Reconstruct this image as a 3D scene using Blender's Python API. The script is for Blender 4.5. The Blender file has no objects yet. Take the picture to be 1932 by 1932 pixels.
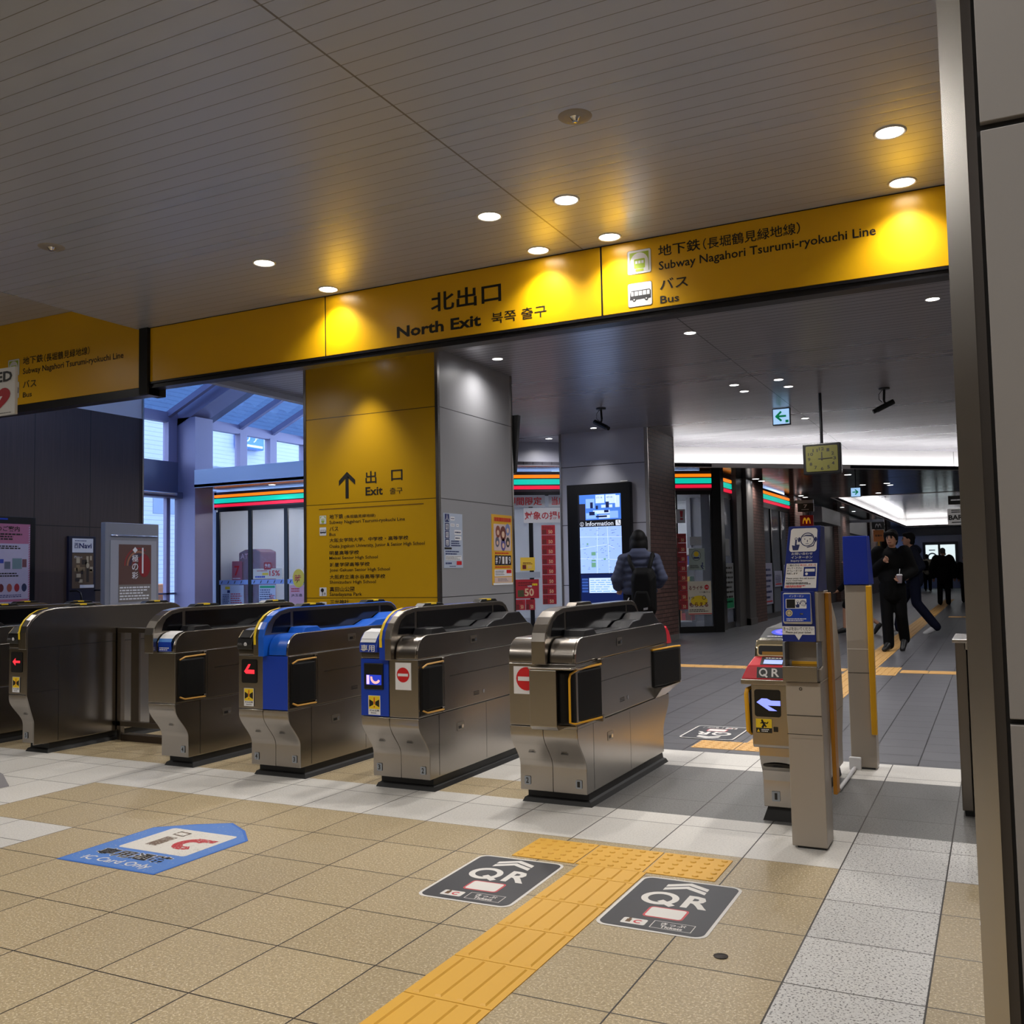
import bpy, bmesh, math, random
from mathutils import Vector, Matrix
random.seed(7)
S = bpy.context.scene
COL = S.collection

# ------------------------------------------------------------------ camera, sky, exposure
def make_camera():
    yaw, pit, rol, f = 0.465097877, 0.0623800857, -0.0188328015, 1811.008
    cy, sy = math.cos(yaw), math.sin(yaw)
    fwd = Vector((-sy*math.cos(pit), cy*math.cos(pit), math.sin(pit)))
    rt = Vector((cy, sy, 0)); up = rt.cross(fwd)
    r2 = rt*math.cos(rol) + up*math.sin(rol); u2 = up*math.cos(rol) - rt*math.sin(rol)
    cam = bpy.data.cameras.new('camera'); cam.sensor_width = 36; cam.lens = f/1932*36
    cam.clip_start = .05; cam.clip_end = 300
    o = bpy.data.objects.new('camera', cam); COL.objects.link(o)
    m = Matrix((r2, u2, -fwd)).transposed().to_4x4(); m.translation = (0, 0, 1.24824)
    o.matrix_world = m; S.camera = o
make_camera()
S.view_settings.view_transform = 'Standard'; S.view_settings.look = 'None'
S.view_settings.gamma = 1; S.view_settings.use_curve_mapping = False
S.view_settings.exposure = 0.0
W = bpy.data.worlds.new('sky'); S.world = W; W.use_nodes = True
bg = W.node_tree.nodes['Background']; bg.inputs[0].default_value = (.42, .60, 1.0, 1); bg.inputs[1].default_value = 6.5

LAMP_W = 78.0
HALL_W = 120.0
PASS_K = 3.0

# ------------------------------------------------------------------ materials
def lin(c):
    if isinstance(c, str):
        c = c.lstrip('#'); c = [int(c[i:i+2], 16)/255 for i in (0, 2, 4)]
        c = [x/12.92 if x <= .04045 else ((x+.055)/1.055)**2.4 for x in c]
    return (c[0], c[1], c[2], 1)
MATS = {}
def mat(name, color='#808080', rough=.5, metal=0.0, emit=0.0, ecol=None, spec=.5, trans=0.0, alpha=1.0):
    if name in MATS: return MATS[name]
    m = bpy.data.materials.new(name); m.use_nodes = True
    b = m.node_tree.nodes['Principled BSDF']
    b.inputs['Base Color'].default_value = lin(color); b.inputs['Roughness'].default_value = rough
    b.inputs['Metallic'].default_value = metal; b.inputs['Specular IOR Level'].default_value = spec
    if emit: b.inputs['Emission Color'].default_value = lin(ecol or color); b.inputs['Emission Strength'].default_value = emit
    if trans: b.inputs['Transmission Weight'].default_value = trans
    if alpha < 1: b.inputs['Alpha'].default_value = alpha
    MATS[name] = m; return m
class N:
    """tiny node helper"""
    def __init__(s, m): s.t = m.node_tree; s.b = s.t.nodes['Principled BSDF']
    def new(s, k, **kw):
        n = s.t.nodes.new(k)
        for a, v in kw.items(): setattr(n, a, v)
        return n
    def put(s, inp, v):
        if isinstance(v, (int, float)): inp.default_value = v
        elif isinstance(v, tuple): inp.default_value = v
        else: s.t.links.new(v, inp)
    def m(s, op, a, b=None, c=None):
        n = s.new('ShaderNodeMath', operation=op); s.put(n.inputs[0], a)
        if b is not None: s.put(n.inputs[1], b)
        if c is not None: s.put(n.inputs[2], c)
        return n.outputs[0]
    def pos(s):
        g = s.new('ShaderNodeNewGeometry'); x = s.new('ShaderNodeSeparateXYZ'); s.t.links.new(g.outputs['Position'], x.inputs[0])
        s.P = g.outputs['Position']; return x.outputs[0], x.outputs[1], x.outputs[2]
    def mix(s, f, a, b):
        n = s.new('ShaderNodeMix', data_type='RGBA'); s.put(n.inputs[0], f); s.put(n.inputs[6], a); s.put(n.inputs[7], b); return n.outputs[2]
    def noise(s, scale, detail=2, vec=None, rough=.5):
        n = s.new('ShaderNodeTexNoise'); n.inputs['Scale'].default_value = scale; n.inputs['Detail'].default_value = detail; n.inputs['Roughness'].default_value = rough
        s.t.links.new(vec if vec is not None else s.P, n.inputs['Vector']); return n.outputs[0]
    def ramp(s, v, lo, hi):
        n = s.new('ShaderNodeMapRange'); s.put(n.inputs[0], v); n.inputs[1].default_value = lo; n.inputs[2].default_value = hi; return n.outputs[0]
    def comb(s, x, y, z):
        n = s.new('ShaderNodeCombineXYZ'); s.put(n.inputs[0], x); s.put(n.inputs[1], y); s.put(n.inputs[2], z); return n.outputs[0]
    def bump(s, h, st, d=.01):
        n = s.new('ShaderNodeBump'); n.inputs['Strength'].default_value = st; n.inputs['Distance'].default_value = d
        s.t.links.new(h, n.inputs['Height']); s.t.links.new(n.outputs[0], s.b.inputs['Normal'])
def edge_dist(n, v, off, p):
    u = n.m('DIVIDE', n.m('SUBTRACT', v, off), p)
    fr = n.m('SUBTRACT', u, n.m('FLOOR', u))
    return n.m('MULTIPLY', n.m('MINIMUM', fr, n.m('SUBTRACT', 1.0, fr)), p), n.m('FLOOR', u)

def floor_mat(name, ca, cb, spk, spk_amt, x0, y0, px, py, rough=.38, jw=.0028, stagger=False, jc='#2b2622', yjit=0):
    m = mat(name, ca, rough); n = N(m); x, y, z = n.pos()
    dx, ix = edge_dist(n, x, x0, px)
    yy = y
    if stagger:
        wn = n.new('ShaderNodeTexWhiteNoise', noise_dimensions='1D'); n.put(wn.inputs['W'], ix); yy = n.m('ADD', y, n.m('MULTIPLY', wn.outputs[0], py))
    dy, iy = edge_dist(n, yy, y0, py)
    d = n.m('MINIMUM', dx, dy)
    j = n.m('LESS_THAN', d, jw)
    wn = n.new('ShaderNodeTexWhiteNoise', noise_dimensions='2D'); n.t.links.new(n.comb(ix, iy, 0.0), wn.inputs['Vector'])
    big = n.noise(1.3, 3); fine = n.noise(95, 4, rough=.75)
    c = n.mix(n.ramp(fine, .33, .67), lin(ca), lin(cb))
    sp = n.noise(125, 2); c = n.mix(n.m('MULTIPLY', n.m('GREATER_THAN', sp, .595), spk_amt), c, lin(spk))
    tone = n.m('ADD', .86, n.m('ADD', n.m('MULTIPLY', wn.outputs[0], .12), n.m('MULTIPLY', big, .16)))
    mul = n.new('ShaderNodeMix', data_type='RGBA', blend_type='MULTIPLY'); mul.inputs[0].default_value = 1; n.put(mul.inputs[6], c)
    tc = n.new('ShaderNodeCombineColor'); [n.put(tc.inputs[k], tone) for k in range(3)]; n.put(mul.inputs[7], tc.outputs[0])
    c = n.mix(j, mul.outputs[2], lin(jc))
    n.t.links.new(c, n.b.inputs['Base Color'])
    n.put(n.b.inputs['Roughness'], n.m('ADD', rough-.06, n.m('MULTIPLY', fine, .14)))
    n.bump(n.m('MINIMUM', d, .004), .5, .3)
    return m
FX, FY = -.6308, 4.2118
M_TAN = floor_mat('tan_terrazzo', '#8f7f63', '#b8a683', '#ddd2b6', .6, FX, FY, .4, .4)
M_WHITE = floor_mat('white_terrazzo', '#c2bfba', '#d6d3ce', '#8f8c88', .3, FX, FY+.414, .4, .496)
M_SPECK = floor_mat('speckled_white_terrazzo', '#bab9b8', '#d5d4d2', '#3c3b3b', .85, FX, FY, .4, .4)
M_GREY = floor_mat('grey_terrazzo', '#575655', '#7b7a79', '#2f2e2e', .75, FX, FY+.414, .4, .496)
M_DARK = floor_mat('dark_slate_tile', '#525257', '#626266', '#737377', .25, -.487, 6.9, .3, .3, rough=.34, stagger=True, jc='#1c1c1f', jw=.0045)

def steel(name, color, rough=.3, axis=0, amt=.5):
    m = mat(name, color, rough, 1.0); n = N(m); x, y, z = n.pos()
    sc = [(9, 9, 420), (420, 420, 6), (6, 420, 6)][axis]
    v = n.comb(n.m('MULTIPLY', x, sc[0]), n.m('MULTIPLY', y, sc[1]), n.m('MULTIPLY', z, sc[2]))
    f = n.noise(1.0, 2, v); big = n.noise(4.0, 3)
    n.put(n.b.inputs['Roughness'], n.m('ADD', rough-.05, n.m('ADD', n.m('MULTIPLY', f, .015), n.m('MULTIPLY', big, .06))))
    return m
M_STEEL = steel('brushed_steel', '#a09a93', .25)
M_STEELV = steel('vertical_brushed_steel', '#8f8a84', .23, 1)
M_STEELD = steel('dark_brushed_steel', '#7d766e', .34)
M_TRIM = steel('bright_steel_trim', '#bab5b0', .24, 1)

def slat_mat(name, color, pitch, off, gap, rough, metal, gcol, xs=None):
    m = mat(name, color, rough, metal); n = N(m); x, y, z = n.pos()
    d, i = edge_dist(n, y, off, pitch)
    g = n.m('LESS_THAN', d, gap)
    if xs:
        for xo in xs: g = n.m('MAXIMUM', g, n.m('LESS_THAN', n.m('ABSOLUTE', n.m('SUBTRACT', x, xo)), .006))
    wn = n.new('ShaderNodeTexWhiteNoise', noise_dimensions='1D'); n.put(wn.inputs['W'], i)
    c = n.mix(g, lin(color), lin(gcol)); n.t.links.new(c, n.b.inputs['Base Color'])
    n.put(n.b.inputs['Roughness'], n.m('ADD', rough-.03, n.m('MULTIPLY', wn.outputs[0], .06)))
    h = n.m('ADD', n.m('MINIMUM', d, .012), n.m('MULTIPLY', n.m('MULTIPLY', d, d), .6))
    n.bump(h, .2, .2); return m
M_CEIL = slat_mat('satin_slat_ceiling', '#b3b7c2', .1094, 4.637, .0022, .3, .28, '#77726c', (-2.631,))
M_CEIL2 = slat_mat('grey_slat_ceiling', '#a3a1a7', .1094, 4.637, .006, .3, .4, '#232326', (-2.60,))
M_CEIL3 = slat_mat('dark_gloss_ceiling', '#47454a', .12, 0, .004, .13, .75, '#151518')
def panel_mat(name, color, rough=.45, lines=(), metal=0., lc='#2a2a2c', w=.005, var=.06):
    """lines: list of (axis, offset, pitch or None)"""
    m = mat(name, color, rough, metal); n = N(m); p = n.pos(); g = None
    for ax, off, pit in lines:
        d = edge_dist(n, p[ax], off, pit)[0] if pit else n.m('ABSOLUTE', n.m('SUBTRACT', p[ax], off))
        l = n.m('LESS_THAN', d, w/2); g = l if g is None else n.m('MAXIMUM', g, l)
    big = n.noise(2.2, 3)
    c = n.mix(n.m('MULTIPLY', big, var*2), lin(color), lin([v*.72 for v in lin(color)[:3]]))
    if g is not None: c = n.mix(g, c, lin(lc))
    n.t.links.new(c, n.b.inputs['Base Color']); return m
def brick_mat(name):
    m = mat(name, '#3a2a26', .55); n = N(m); x, y, z = n.pos()
    br = n.new('ShaderNodeTexBrick'); br.inputs['Scale'].default_value = 1; br.inputs['Mortar Size'].default_value = .006
    br.inputs['Brick Width'].default_value = .24; br.inputs['Row Height'].default_value = .07
    br.inputs['Color1'].default_value = lin('#6b4f49'); br.inputs['Color2'].default_value = lin('#5a423d'); br.inputs['Mortar'].default_value = lin('#120d0c')
    n.t.links.new(n.comb(n.m('ADD', x, y), z, 0.0), br.inputs['Vector'])
    n.t.links.new(br.outputs['Color'], n.b.inputs['Base Color']); n.bump(br.outputs['Fac'], -.5, .01); return m
M_BRICK = brick_mat('dark_brown_brick')
def wood_mat():
    m = mat('dark_brown_laminate', '#3a302c', .42); n = N(m); x, y, z = n.pos()
    f = n.noise(1, 3, n.comb(n.m('MULTIPLY', x, 60), n.m('MULTIPLY', y, 60), n.m('MULTIPLY', z, 1.5)))
    c = n.mix(f, lin('#3a2f2b'), lin('#54453f'))
    d1, _ = edge_dist(n, y, 8.088, .8375); g = n.m('MAXIMUM', n.m('LESS_THAN', d1, .005), n.m('LESS_THAN', n.m('ABSOLUTE', n.m('SUBTRACT', z, 1.953)), .005))
    n.t.links.new(n.mix(g, c, lin('#0c0908')), n.b.inputs['Base Color']); return m
M_WOOD = wood_mat()
M_YEL = panel_mat('yellow_enamel_panel', '#e3ad08', .3, var=.0)
M_YELP = panel_mat('yellow_pillar_panel', '#c99a06', .34, [(2, 3.005, None), (2, 2.036, None), (2, .998, None)], lc='#4a3605', w=.008, var=.02)
M_GREYP = panel_mat('grey_pillar_panel', '#8f8f92', .36, [(2, 3.005, None), (2, 2.036, None), (2, .998, None)], lc='#26262a', w=.008, var=.02)
M_WALLP = panel_mat('grey_wall_panel', '#85817f', .42, var=.03)
M_COLP = panel_mat('grey_column_panel', '#a9abb8', .34, [(2, 3.035, None), (2, 2.03, None), (2, 1.0, None)], lc='#2c2d33', w=.012, var=.02)
M_BRONZE = mat('bronze_metal_cladding', '#98899c', .35, .1)
M_BRONZED = mat('dark_bronze_cladding', '#6a6476', .38, .1)
M_BLACK = mat('black_plastic', '#0d0d0e', .35)
M_RUB = mat('black_rubber', '#111112', .6)
M_FLAP = mat('black_flap_vinyl', '#060607', .55, spec=.25)
M_SMOKE = mat('smoked_glass', '#06060a', .12)
M_BTRIM = mat('black_header_trim', '#1b1a1e', .3, .3)
M_INK = mat('black_lettering', '#15110a', .5)
M_WHT = mat('white_print', '#dcdcdf', .5)
M_WHITEP = mat('white_paint', '#c9c8c6', .45)
M_BLUE = mat('blue_plastic', '#1259c4', .35)
M_BLUED = mat('deep_blue_panel', '#0d3aa8', .35)
M_NAVY = mat('navy_print', '#14235e', .5)
M_RED = mat('red_print', '#c5161d', .45)
M_REDP = mat('red_plastic', '#d21d33', .35)
M_YSTK = mat('yellow_sticker', '#e5c31c', .45)
M_YEDGE = mat('yellow_edge_strip', '#d9a012', .4)
M_TANEDGE = mat('tan_edge_bar', '#b98b3c', .35)
M_BEIGE = mat('beige_painted_metal', '#a1978b', .38)
M_CHROME = mat('chrome', '#d0d0d2', .12, 1.0)
M_GLASSW = mat('window_glass', '#dfeaff', .02, 0, alpha=.12)
M_LAMP = mat('lamp_diffuser', '#ffffff', .4, emit=14, ecol='#fff6e8')
M_LAMPC = mat('cool_lamp_diffuser', '#ffffff', .4, emit=14, ecol='#f4f6ff')
M_RINGW = mat('white_lamp_ring', '#c9c2b4', .4)
M_TACT = mat('yellow_tactile_tile', '#d9a63c', .5)
M_TACT2 = mat('pale_yellow_tactile_tile', '#c69a5a', .55)
M_GRN = mat('green_print', '#14a06a', .5)

def tinted(name, col):
    m = mat(name, '#204060', .02); t = m.node_tree; tr = t.nodes.new('ShaderNodeBsdfTransparent'); tr.inputs[0].default_value = col
    gl = t.nodes.new('ShaderNodeBsdfGlossy'); gl.inputs['Roughness'].default_value = .02; mx = t.nodes.new('ShaderNodeMixShader'); mx.inputs[0].default_value = .06
    t.links.new(tr.outputs[0], mx.inputs[1]); t.links.new(gl.outputs[0], mx.inputs[2]); t.links.new(mx.outputs[0], t.nodes['Material Output'].inputs['Surface']); return m
# ------------------------------------------------------------------ mesh builder
class Pl:
    def __init__(s, o, u, v): s.o, s.u, s.v = Vector(o), Vector(u).normalized(), Vector(v).normalized(); s.n = s.u.cross(s.v)
    def pt(s, a, b, h=0.): return s.o + s.u*a + s.v*b + s.n*h
TXT = {}
def text_geo(t, bold=0.):
    k = (t, bold)
    if k not in TXT:
        c = bpy.data.curves.new('lettering_source', 'FONT'); c.body = t; c.resolution_u = 2; c.offset = bold
        o = bpy.data.objects.new('lettering_source', c); me = o.to_mesh()
        vs = [(v.co.x, v.co.y) for v in me.vertices]; fs = [tuple(p.vertices) for p in me.polygons]
        o.to_mesh_clear(); bpy.data.objects.remove(o); bpy.data.curves.remove(c)
        x0 = min(v[0] for v in vs); x1 = max(v[0] for v in vs); y0 = min(v[1] for v in vs); y1 = max(v[1] for v in vs)
        TXT[k] = ([((x-x0)/(x1-x0), (y-y0)/(y1-y0)) for x, y in vs], fs, (x1-x0)/(y1-y0))
    return TXT[k]
def arc(cx, cy, r, a0, a1, n=8, ry=None):
    ry = ry or r
    return [(cx+r*math.cos(math.radians(a0+(a1-a0)*i/n)), cy+ry*math.sin(math.radians(a0+(a1-a0)*i/n))) for i in range(n+1)]
class MB:
    def __init__(s): s.v = []; s.f = []; s.mi = []; s.sm = []; s.mats = []
    def m(s, mt):
        if mt not in s.mats: s.mats.append(mt)
        return s.mats.index(mt)
    def add(s, vs, fs, mt, smooth=False):
        b = len(s.v); s.v += [Vector(v) for v in vs]; k = s.m(mt)
        for f in fs: s.f.append([b+i for i in f]); s.mi.append(k); s.sm.append(smooth)
        return s
    def box(s, x0, x1, y0, y1, z0, z1, mt):
        vs = [(x, y, z) for z in (z0, z1) for y in (y0, y1) for x in (x0, x1)]
        return s.add(vs, [(0, 2, 3, 1), (4, 5, 7, 6), (0, 1, 5, 4), (2, 6, 7, 3), (0, 4, 6, 2), (1, 3, 7, 5)], mt)
    def loft(s, rings, mt, closed=True, caps=True, smooth=False):
        n = len(rings[0]); vs = [p for r in rings for p in r]; fs = []
        for i in range(len(rings)-1):
            for j in range(n if closed else n-1):
                k = (j+1) % n; fs.append((i*n+j, i*n+k, (i+1)*n+k, (i+1)*n+j))
        s.add(vs, fs, mt, smooth)
        if caps and closed:
            b = len(s.v)-len(vs); k = s.m(mt)
            s.f.append([b+i for i in range(n)][::-1]); s.mi.append(k); s.sm.append(False)
            s.f.append([b+(len(rings)-1)*n+i for i in range(n)]); s.mi.append(k); s.sm.append(False)
        return s
    def prism(s, pts, ax, lo, hi, mt, smooth=False):
        """pts 2D: ax 'x' -> (y,z), 'y' -> (x,z), 'z' -> (x,y)"""
        f = {'x': lambda p, t: (t, p[0], p[1]), 'y': lambda p, t: (p[0], t, p[1]), 'z': lambda p, t: (p[0], p[1], t)}[ax]
        return s.loft([[f(p, lo) for p in pts], [f(p, hi) for p in pts]], mt, smooth=smooth)
    def tube(s, pts, r, mt, n=10, rs=None):
        pts = [Vector(p) for p in pts]; rings = []
        for i, p in enumerate(pts):
            t = (pts[min(i+1, len(pts)-1)]-pts[max(i-1, 0)]).normalized()
            a = t.orthogonal().normalized() if i == 0 else (rings_a - t*rings_a.dot(t)).normalized()
            rings_a = a; b = t.cross(a); rr = rs[i] if rs else r
            rings.append([p+(a*math.cos(2*math.pi*k/n)+b*math.sin(2*math.pi*k/n))*rr for k in range(n)])
        return s.loft(rings, mt, smooth=True)
    def cyl(s, p0, p1, r, mt, n=20, r1=None): return s.tube([p0, p1], r, mt, n, [r, r if r1 is None else r1])
    def lathe(s, prof, c, mt, n=24, smooth=True, caps=True):
        rings = [[(c[0]+r*math.cos(2*math.pi*k/n), c[1]+r*math.sin(2*math.pi*k/n), c[2]+z) for k in range(n)] for r, z in prof]
        return s.loft(rings, mt, smooth=smooth, caps=caps)
    # flat printing on a plane
    def rect(s, pl, a0, b0, a1, b1, mt, h=.001): return s.add([pl.pt(a0, b0, h), pl.pt(a1, b0, h), pl.pt(a1, b1, h), pl.pt(a0, b1, h)], [(0, 1, 2, 3)], mt)
    def poly(s, pl, pts, mt, h=.001): return s.add([pl.pt(a, b, h) for a, b in pts], [tuple(range(len(pts)))], mt)
    def rrect(s, pl, a0, b0, a1, b1, r, mt, h=.001, ry=None):
        ry = ry or r
        return s.poly(pl, arc(a1-r, b1-ry, r, 0, 90, 5, ry)+arc(a0+r, b1-ry, r, 90, 180, 5, ry)+arc(a0+r, b0+ry, r, 180, 270, 5, ry)+arc(a1-r, b0+ry, r, 270, 360, 5, ry), mt, h)
    def disc(s, pl, a, b, r, mt, h=.001, ry=None, n=24): return s.poly(pl, arc(a, b, r, 0, 360, n, ry)[:-1], mt, h)
    def ring(s, pl, a, b, r0, r1, mt, h=.001, a0=0, a1=360, n=28, asp=1.):
        o = arc(a, b, r1, a0, a1, n, r1*asp); i = arc(a, b, r0, a0, a1, n, r0*asp)
        return s.add([pl.pt(*p, h) for p in o+i], [(k, k+1, n+1+k+1, n+1+k) for k in range(n)], mt)
    def stroke(s, pl, pts, w, mt, h=.001):
        for p, q in zip(pts, pts[1:]):
            d = Vector((q[0]-p[0], q[1]-p[1])); L = d.length or 1e-6; d /= L; nn = Vector((-d.y, d.x))*w/2; e = d*w*.3
            s.poly(pl, [(p[0]-nn.x-e.x, p[1]-nn.y-e.y), (q[0]-nn.x+e.x, q[1]-nn.y+e.y), (q[0]+nn.x+e.x, q[1]+nn.y+e.y), (p[0]+nn.x-e.x, p[1]+nn.y-e.y)], mt, h)
        return s
    def text(s, pl, t, a0, b0, a1, b1, mt, h=.001, bold=.0):
        vs, fs, _ = text_geo(t, bold)
        return s.add([pl.pt(a0+(a1-a0)*x, b0+(b1-b0)*y, h) for x, y in vs], fs, mt)
    def lines(s, pl, a0, b0, a1, b1, n, mt, h=.001, fill=.5, seg=9):
        """small print too fine to read: rows of short dashes"""
        st = (b1-b0)/n
        for i in range(n):
            a = a0; y = b1-(i+.5)*st
            end = a1-(a1-a0)*random.uniform(0, .3)
            while a < end-1e-6:
                w = (a1-a0)/seg*random.uniform(.4, 1.1); s.rect(pl, a, y-st*fill/2, min(a+w, end), y+st*fill/2, mt, h); a += w+(a1-a0)/seg*.18
        return s
    def build(s, name, parent=None, local=False, bevel=0, seg=2):
        me = bpy.data.meshes.new(name)
        org = Vector((0, 0, 0))
        if parent and not local: org = parent.get('_o', None); org = Vector(org) if org is not None else Vector((0, 0, 0))
        me.from_pydata([tuple(v-org) for v in s.v], [], s.f)
        for mt in s.mats: me.materials.append(mt)
        me.polygons.foreach_set('material_index', s.mi); me.polygons.foreach_set('use_smooth', s.sm)
        bm = bmesh.new(); bm.from_mesh(me); bmesh.ops.remove_doubles(bm, verts=bm.verts, dist=1e-6) if len(s.v) < 4000 else None
        [setattr(e, 'smooth', e.calc_face_angle(3.0) < .75) for e in bm.edges] if any(s.sm) else None
        bm.to_mesh(me); bm.free(); me.update()
        o = bpy.data.objects.new(name, me); COL.objects.link(o)
        if parent: o.parent = parent; o['_o'] = list(org)
        if bevel:
            md = o.modifiers.new('bevel', 'BEVEL'); md.width = bevel; md.segments = seg; md.limit_method = 'ANGLE'; md.angle_limit = .6
        return o
def tag(o, label=None, cat=None, group=None, kind=None):
    if label: o['label'] = label
    if cat: o['category'] = cat
    if group: o['group'] = group
    if kind: o['kind'] = kind
    return o
def thing(name, label, cat, loc=(0, 0, 0), group=None, rotz=0):
    o = bpy.data.objects.new(name, None); COL.objects.link(o); o.location = loc; o.rotation_euler = (0, 0, rotz)
    o.empty_display_size = .1; o['_o'] = list(loc) if not rotz else [0, 0, 0]
    return tag(o, label, cat, group)
def part(mb, name, parent, label=None, **k):
    o = mb.build(name, parent, **k)
    if label: o['label'] = label
    return o
def single(mb, name, label, cat, group=None, **k): return tag(mb.build(name, None, **k), label, cat, group)
def struct(mb, name, **k): return tag(mb.build(name, None, **k), kind='structure')
def copy_tree(o, dx, label, group=None, parent=None):
    c = o.copy(); COL.objects.link(c)
    if parent: c.parent = parent
    else: c.location = Vector(o.location)+Vector(dx); tag(c, label, None, group)
    for ch in list(o.children): copy_tree(ch, None, None, None, c)
    return c

FL = Pl((0, 0, 0), (1, 0, 0), (0, 1, 0))
HD = Pl((0, 6.5, 0), (1, 0, 0), (0, 0, 1))
CZ = 3.625

# ================================================================== STRUCTURE
def floor_poly(mb, x0, x1, y0, y1, mt): mb.add([(x0, y0, 0), (x1, y0, 0), (x1, y1, 0), (x0, y1, 0)], [(0, 1, 2, 3)], mt)
fl = MB()
XL, XR, YB = -16.0, 4.0, -6.0
floor_poly(fl, XL, -4.2308, YB, 3.0118, M_TAN); floor_poly(fl, -4.2308, -1.0308, YB, 4.2118, M_TAN)
floor_poly(fl, XL, -4.2308, 3.0118, 3.4118, M_WHITE)
floor_poly(fl, -5.0308, -4.2308, 3.4118, 4.2118, M_TAN); floor_poly(fl, XL, -5.0308, 3.4118, 4.2118, M_WHITE)
floor_poly(fl, -1.0308, -.6308, YB, 4.2118, M_TAN) ; floor_poly(fl, -.6308, -.2308, YB, 4.2118, M_SPECK); floor_poly(fl, -.2308, XR, YB, 4.2118, M_TAN)
floor_poly(fl, XL, -.6308, 4.2118, 4.81, M_WHITE); floor_poly(fl, -.6308, XR, 4.2118, 4.81, M_SPECK)
floor_poly(fl, XL, -3.0, 4.81, 6.0, M_TAN); floor_poly(fl, -3.0, -2.2308, 4.81, 5.2118, M_TAN); floor_poly(fl, -3.0, -2.2308, 5.2118, 6.0, M_WHITE)
floor_poly(fl, -2.2308, XR, 4.81, 6.0, M_GREY); floor_poly(fl, XL, XR, 6.0, 6.5, M_WHITE)
floor_poly(fl, XL, XR, 6.5, 60, M_DARK)
struct(fl, 'floor')
def quad(mb, pts, mt): return mb.add(pts, [tuple(range(len(pts)))], mt)
def slab(name, pts, z, t, mt, up=False):
    mb = MB(); mb.prism(pts, 'z', z, z+t, mt); return struct(mb, name)
# hall ceiling, higher ceiling at the left, passage ceiling
slab('ceiling', [(-7.2, YB), (3.8, YB), (3.8, 6.5), (-7.2, 6.5)], CZ, .1, M_CEIL)
slab('ceiling_side', [(XL, YB), (-7.3, YB), (-7.3, 6.62), (XL, 6.62)], 3.935, .1, M_CEIL)
slab('ceiling_passage', [(-8.2, 6.62), (3.8, 6.62), (3.8, 26.2), (.5, 23.6), (-5.4, 18.3), (-8.2, 15.85)], CZ, .1, M_CEIL2)
# atrium side ceiling edge with pale lip
mb = MB(); mb.box(-8.3, -8.2, 6.62, 15.2, 3.56, 3.85, mat('pale_ceiling_edge', '#b8bcc8', .4)); struct(mb, 'trim_9')
# hall side and back walls
mb = MB(); mb.box(XL, XR, YB-.1, YB, 0, 3.93, mat('hall_back_wall', '#8b8680', .5)); struct(mb, 'wall_back')
mb = MB(); mb.box(XL-.1, XL, YB, 8.0, 0, 4.0, mat('hall_back_wall')); struct(mb, 'wall_far_left')
mb = MB(); mb.box(3.7, 3.8, YB, 25, 0, CZ, mat('hall_back_wall')); struct(mb, 'wall_right')
# near wall at the right with its steel edge trim
mb = MB()
for z0, z1 in ((0, .966), (.976, 2.030), (2.045, CZ)): mb.box(.01, 3.7, 1.9, 2.06, z0, z1, M_WALLP)
mb.box(-.02, 3.7, 1.915, 2.05, 0, CZ, mat('dark_joint', '#232224', .6))
struct(mb, 'wall_near_right', bevel=.0015)
mb = MB(); mb.box(-.052, -.013, 1.895, 2.08, 0, CZ, M_TRIM); mb.box(-.013, .004, 1.908, 2.07, 0, CZ, mat('dark_reveal', '#4c4744', .4, .6)); struct(mb, 'trim_1')
mb = MB(); mb.box(0, 3.7, 6.45, 6.62, 0, CZ, M_WALLP); mb.box(0.0, .12, 2.06, 6.45, 0, CZ, M_WALLP); struct(mb, 'wall_gate_side')

# header beam above the gates (black core and trims); sign panels hang on its face
mb = MB()
mb.box(-7.07, .0, 6.505, 6.62, 3.05, CZ, M_BTRIM);
struct(mb, 'beam_header'); mb = MB(); mb.box(-9.6, -7.18, 6.505, 6.62, 3.0, 3.935, M_BTRIM); mb.box(-9.6, -7.07, 6.495, 6.62, 2.985, 3.06, M_BTRIM)
struct(mb, 'beam_header_side')
mb = MB(); mb.box(-7.07, .0, 6.492, 6.505, 3.085, 3.104, M_BTRIM); mb.box(-7.07, .0, 6.497, 6.62, 3.045, 3.06, M_BTRIM); struct(mb, 'trim_5')
mb = MB(); mb.box(-7.18, -7.07, 6.47, 6.7, 2.99, CZ+.3, mat('black_gap', '#08080a', .6)); struct(mb, 'trim_4')
mb = MB(); mb.box(-7.21, -7.19, YB, 6.5, CZ-.002, 3.935, M_CEIL); struct(mb, 'trim_2')
mb = MB(); mb.box(XL, -9.6, 6.5, 6.62, 0, 3.935, M_WOOD); struct(mb, 'wall_left_front')

# sign panels on the header
def sign_board(x0, x1, z0=3.108, z1=3.62):
    m = MB(); m.box(x0+.004, x1-.004, 6.5, 6.505, z0, z1, M_YEL); return m
sg = thing('header_panel', 'plain yellow header panel left of the North Exit sign', 'sign panel', (-6.04, 6.5, 3.11)); part(sign_board(-7.068, -5.009), 'panel', sg, bevel=.002)  # plain header panel, not a sign of its own
sg = thing('exit_sign', 'yellow header sign reading North Exit in three languages', 'sign', (-3.75, 6.5, 3.11)); part(sign_board(-5.005, -2.495), 'panel', sg, bevel=.002)
for s_, a, b, c, d, bo in [('北出口', -3.954, 3.335, -3.319, 3.493, .018), ('North Exit', -4.282, 3.168, -3.5, 3.262, .03), ('북쪽 출구', -3.408, 3.167, -2.938, 3.256, .006)]:
    m = MB(); m.text(HD, s_, a, b, c, d, M_INK, .002, bo); part(m, 'lettering', sg)
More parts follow.
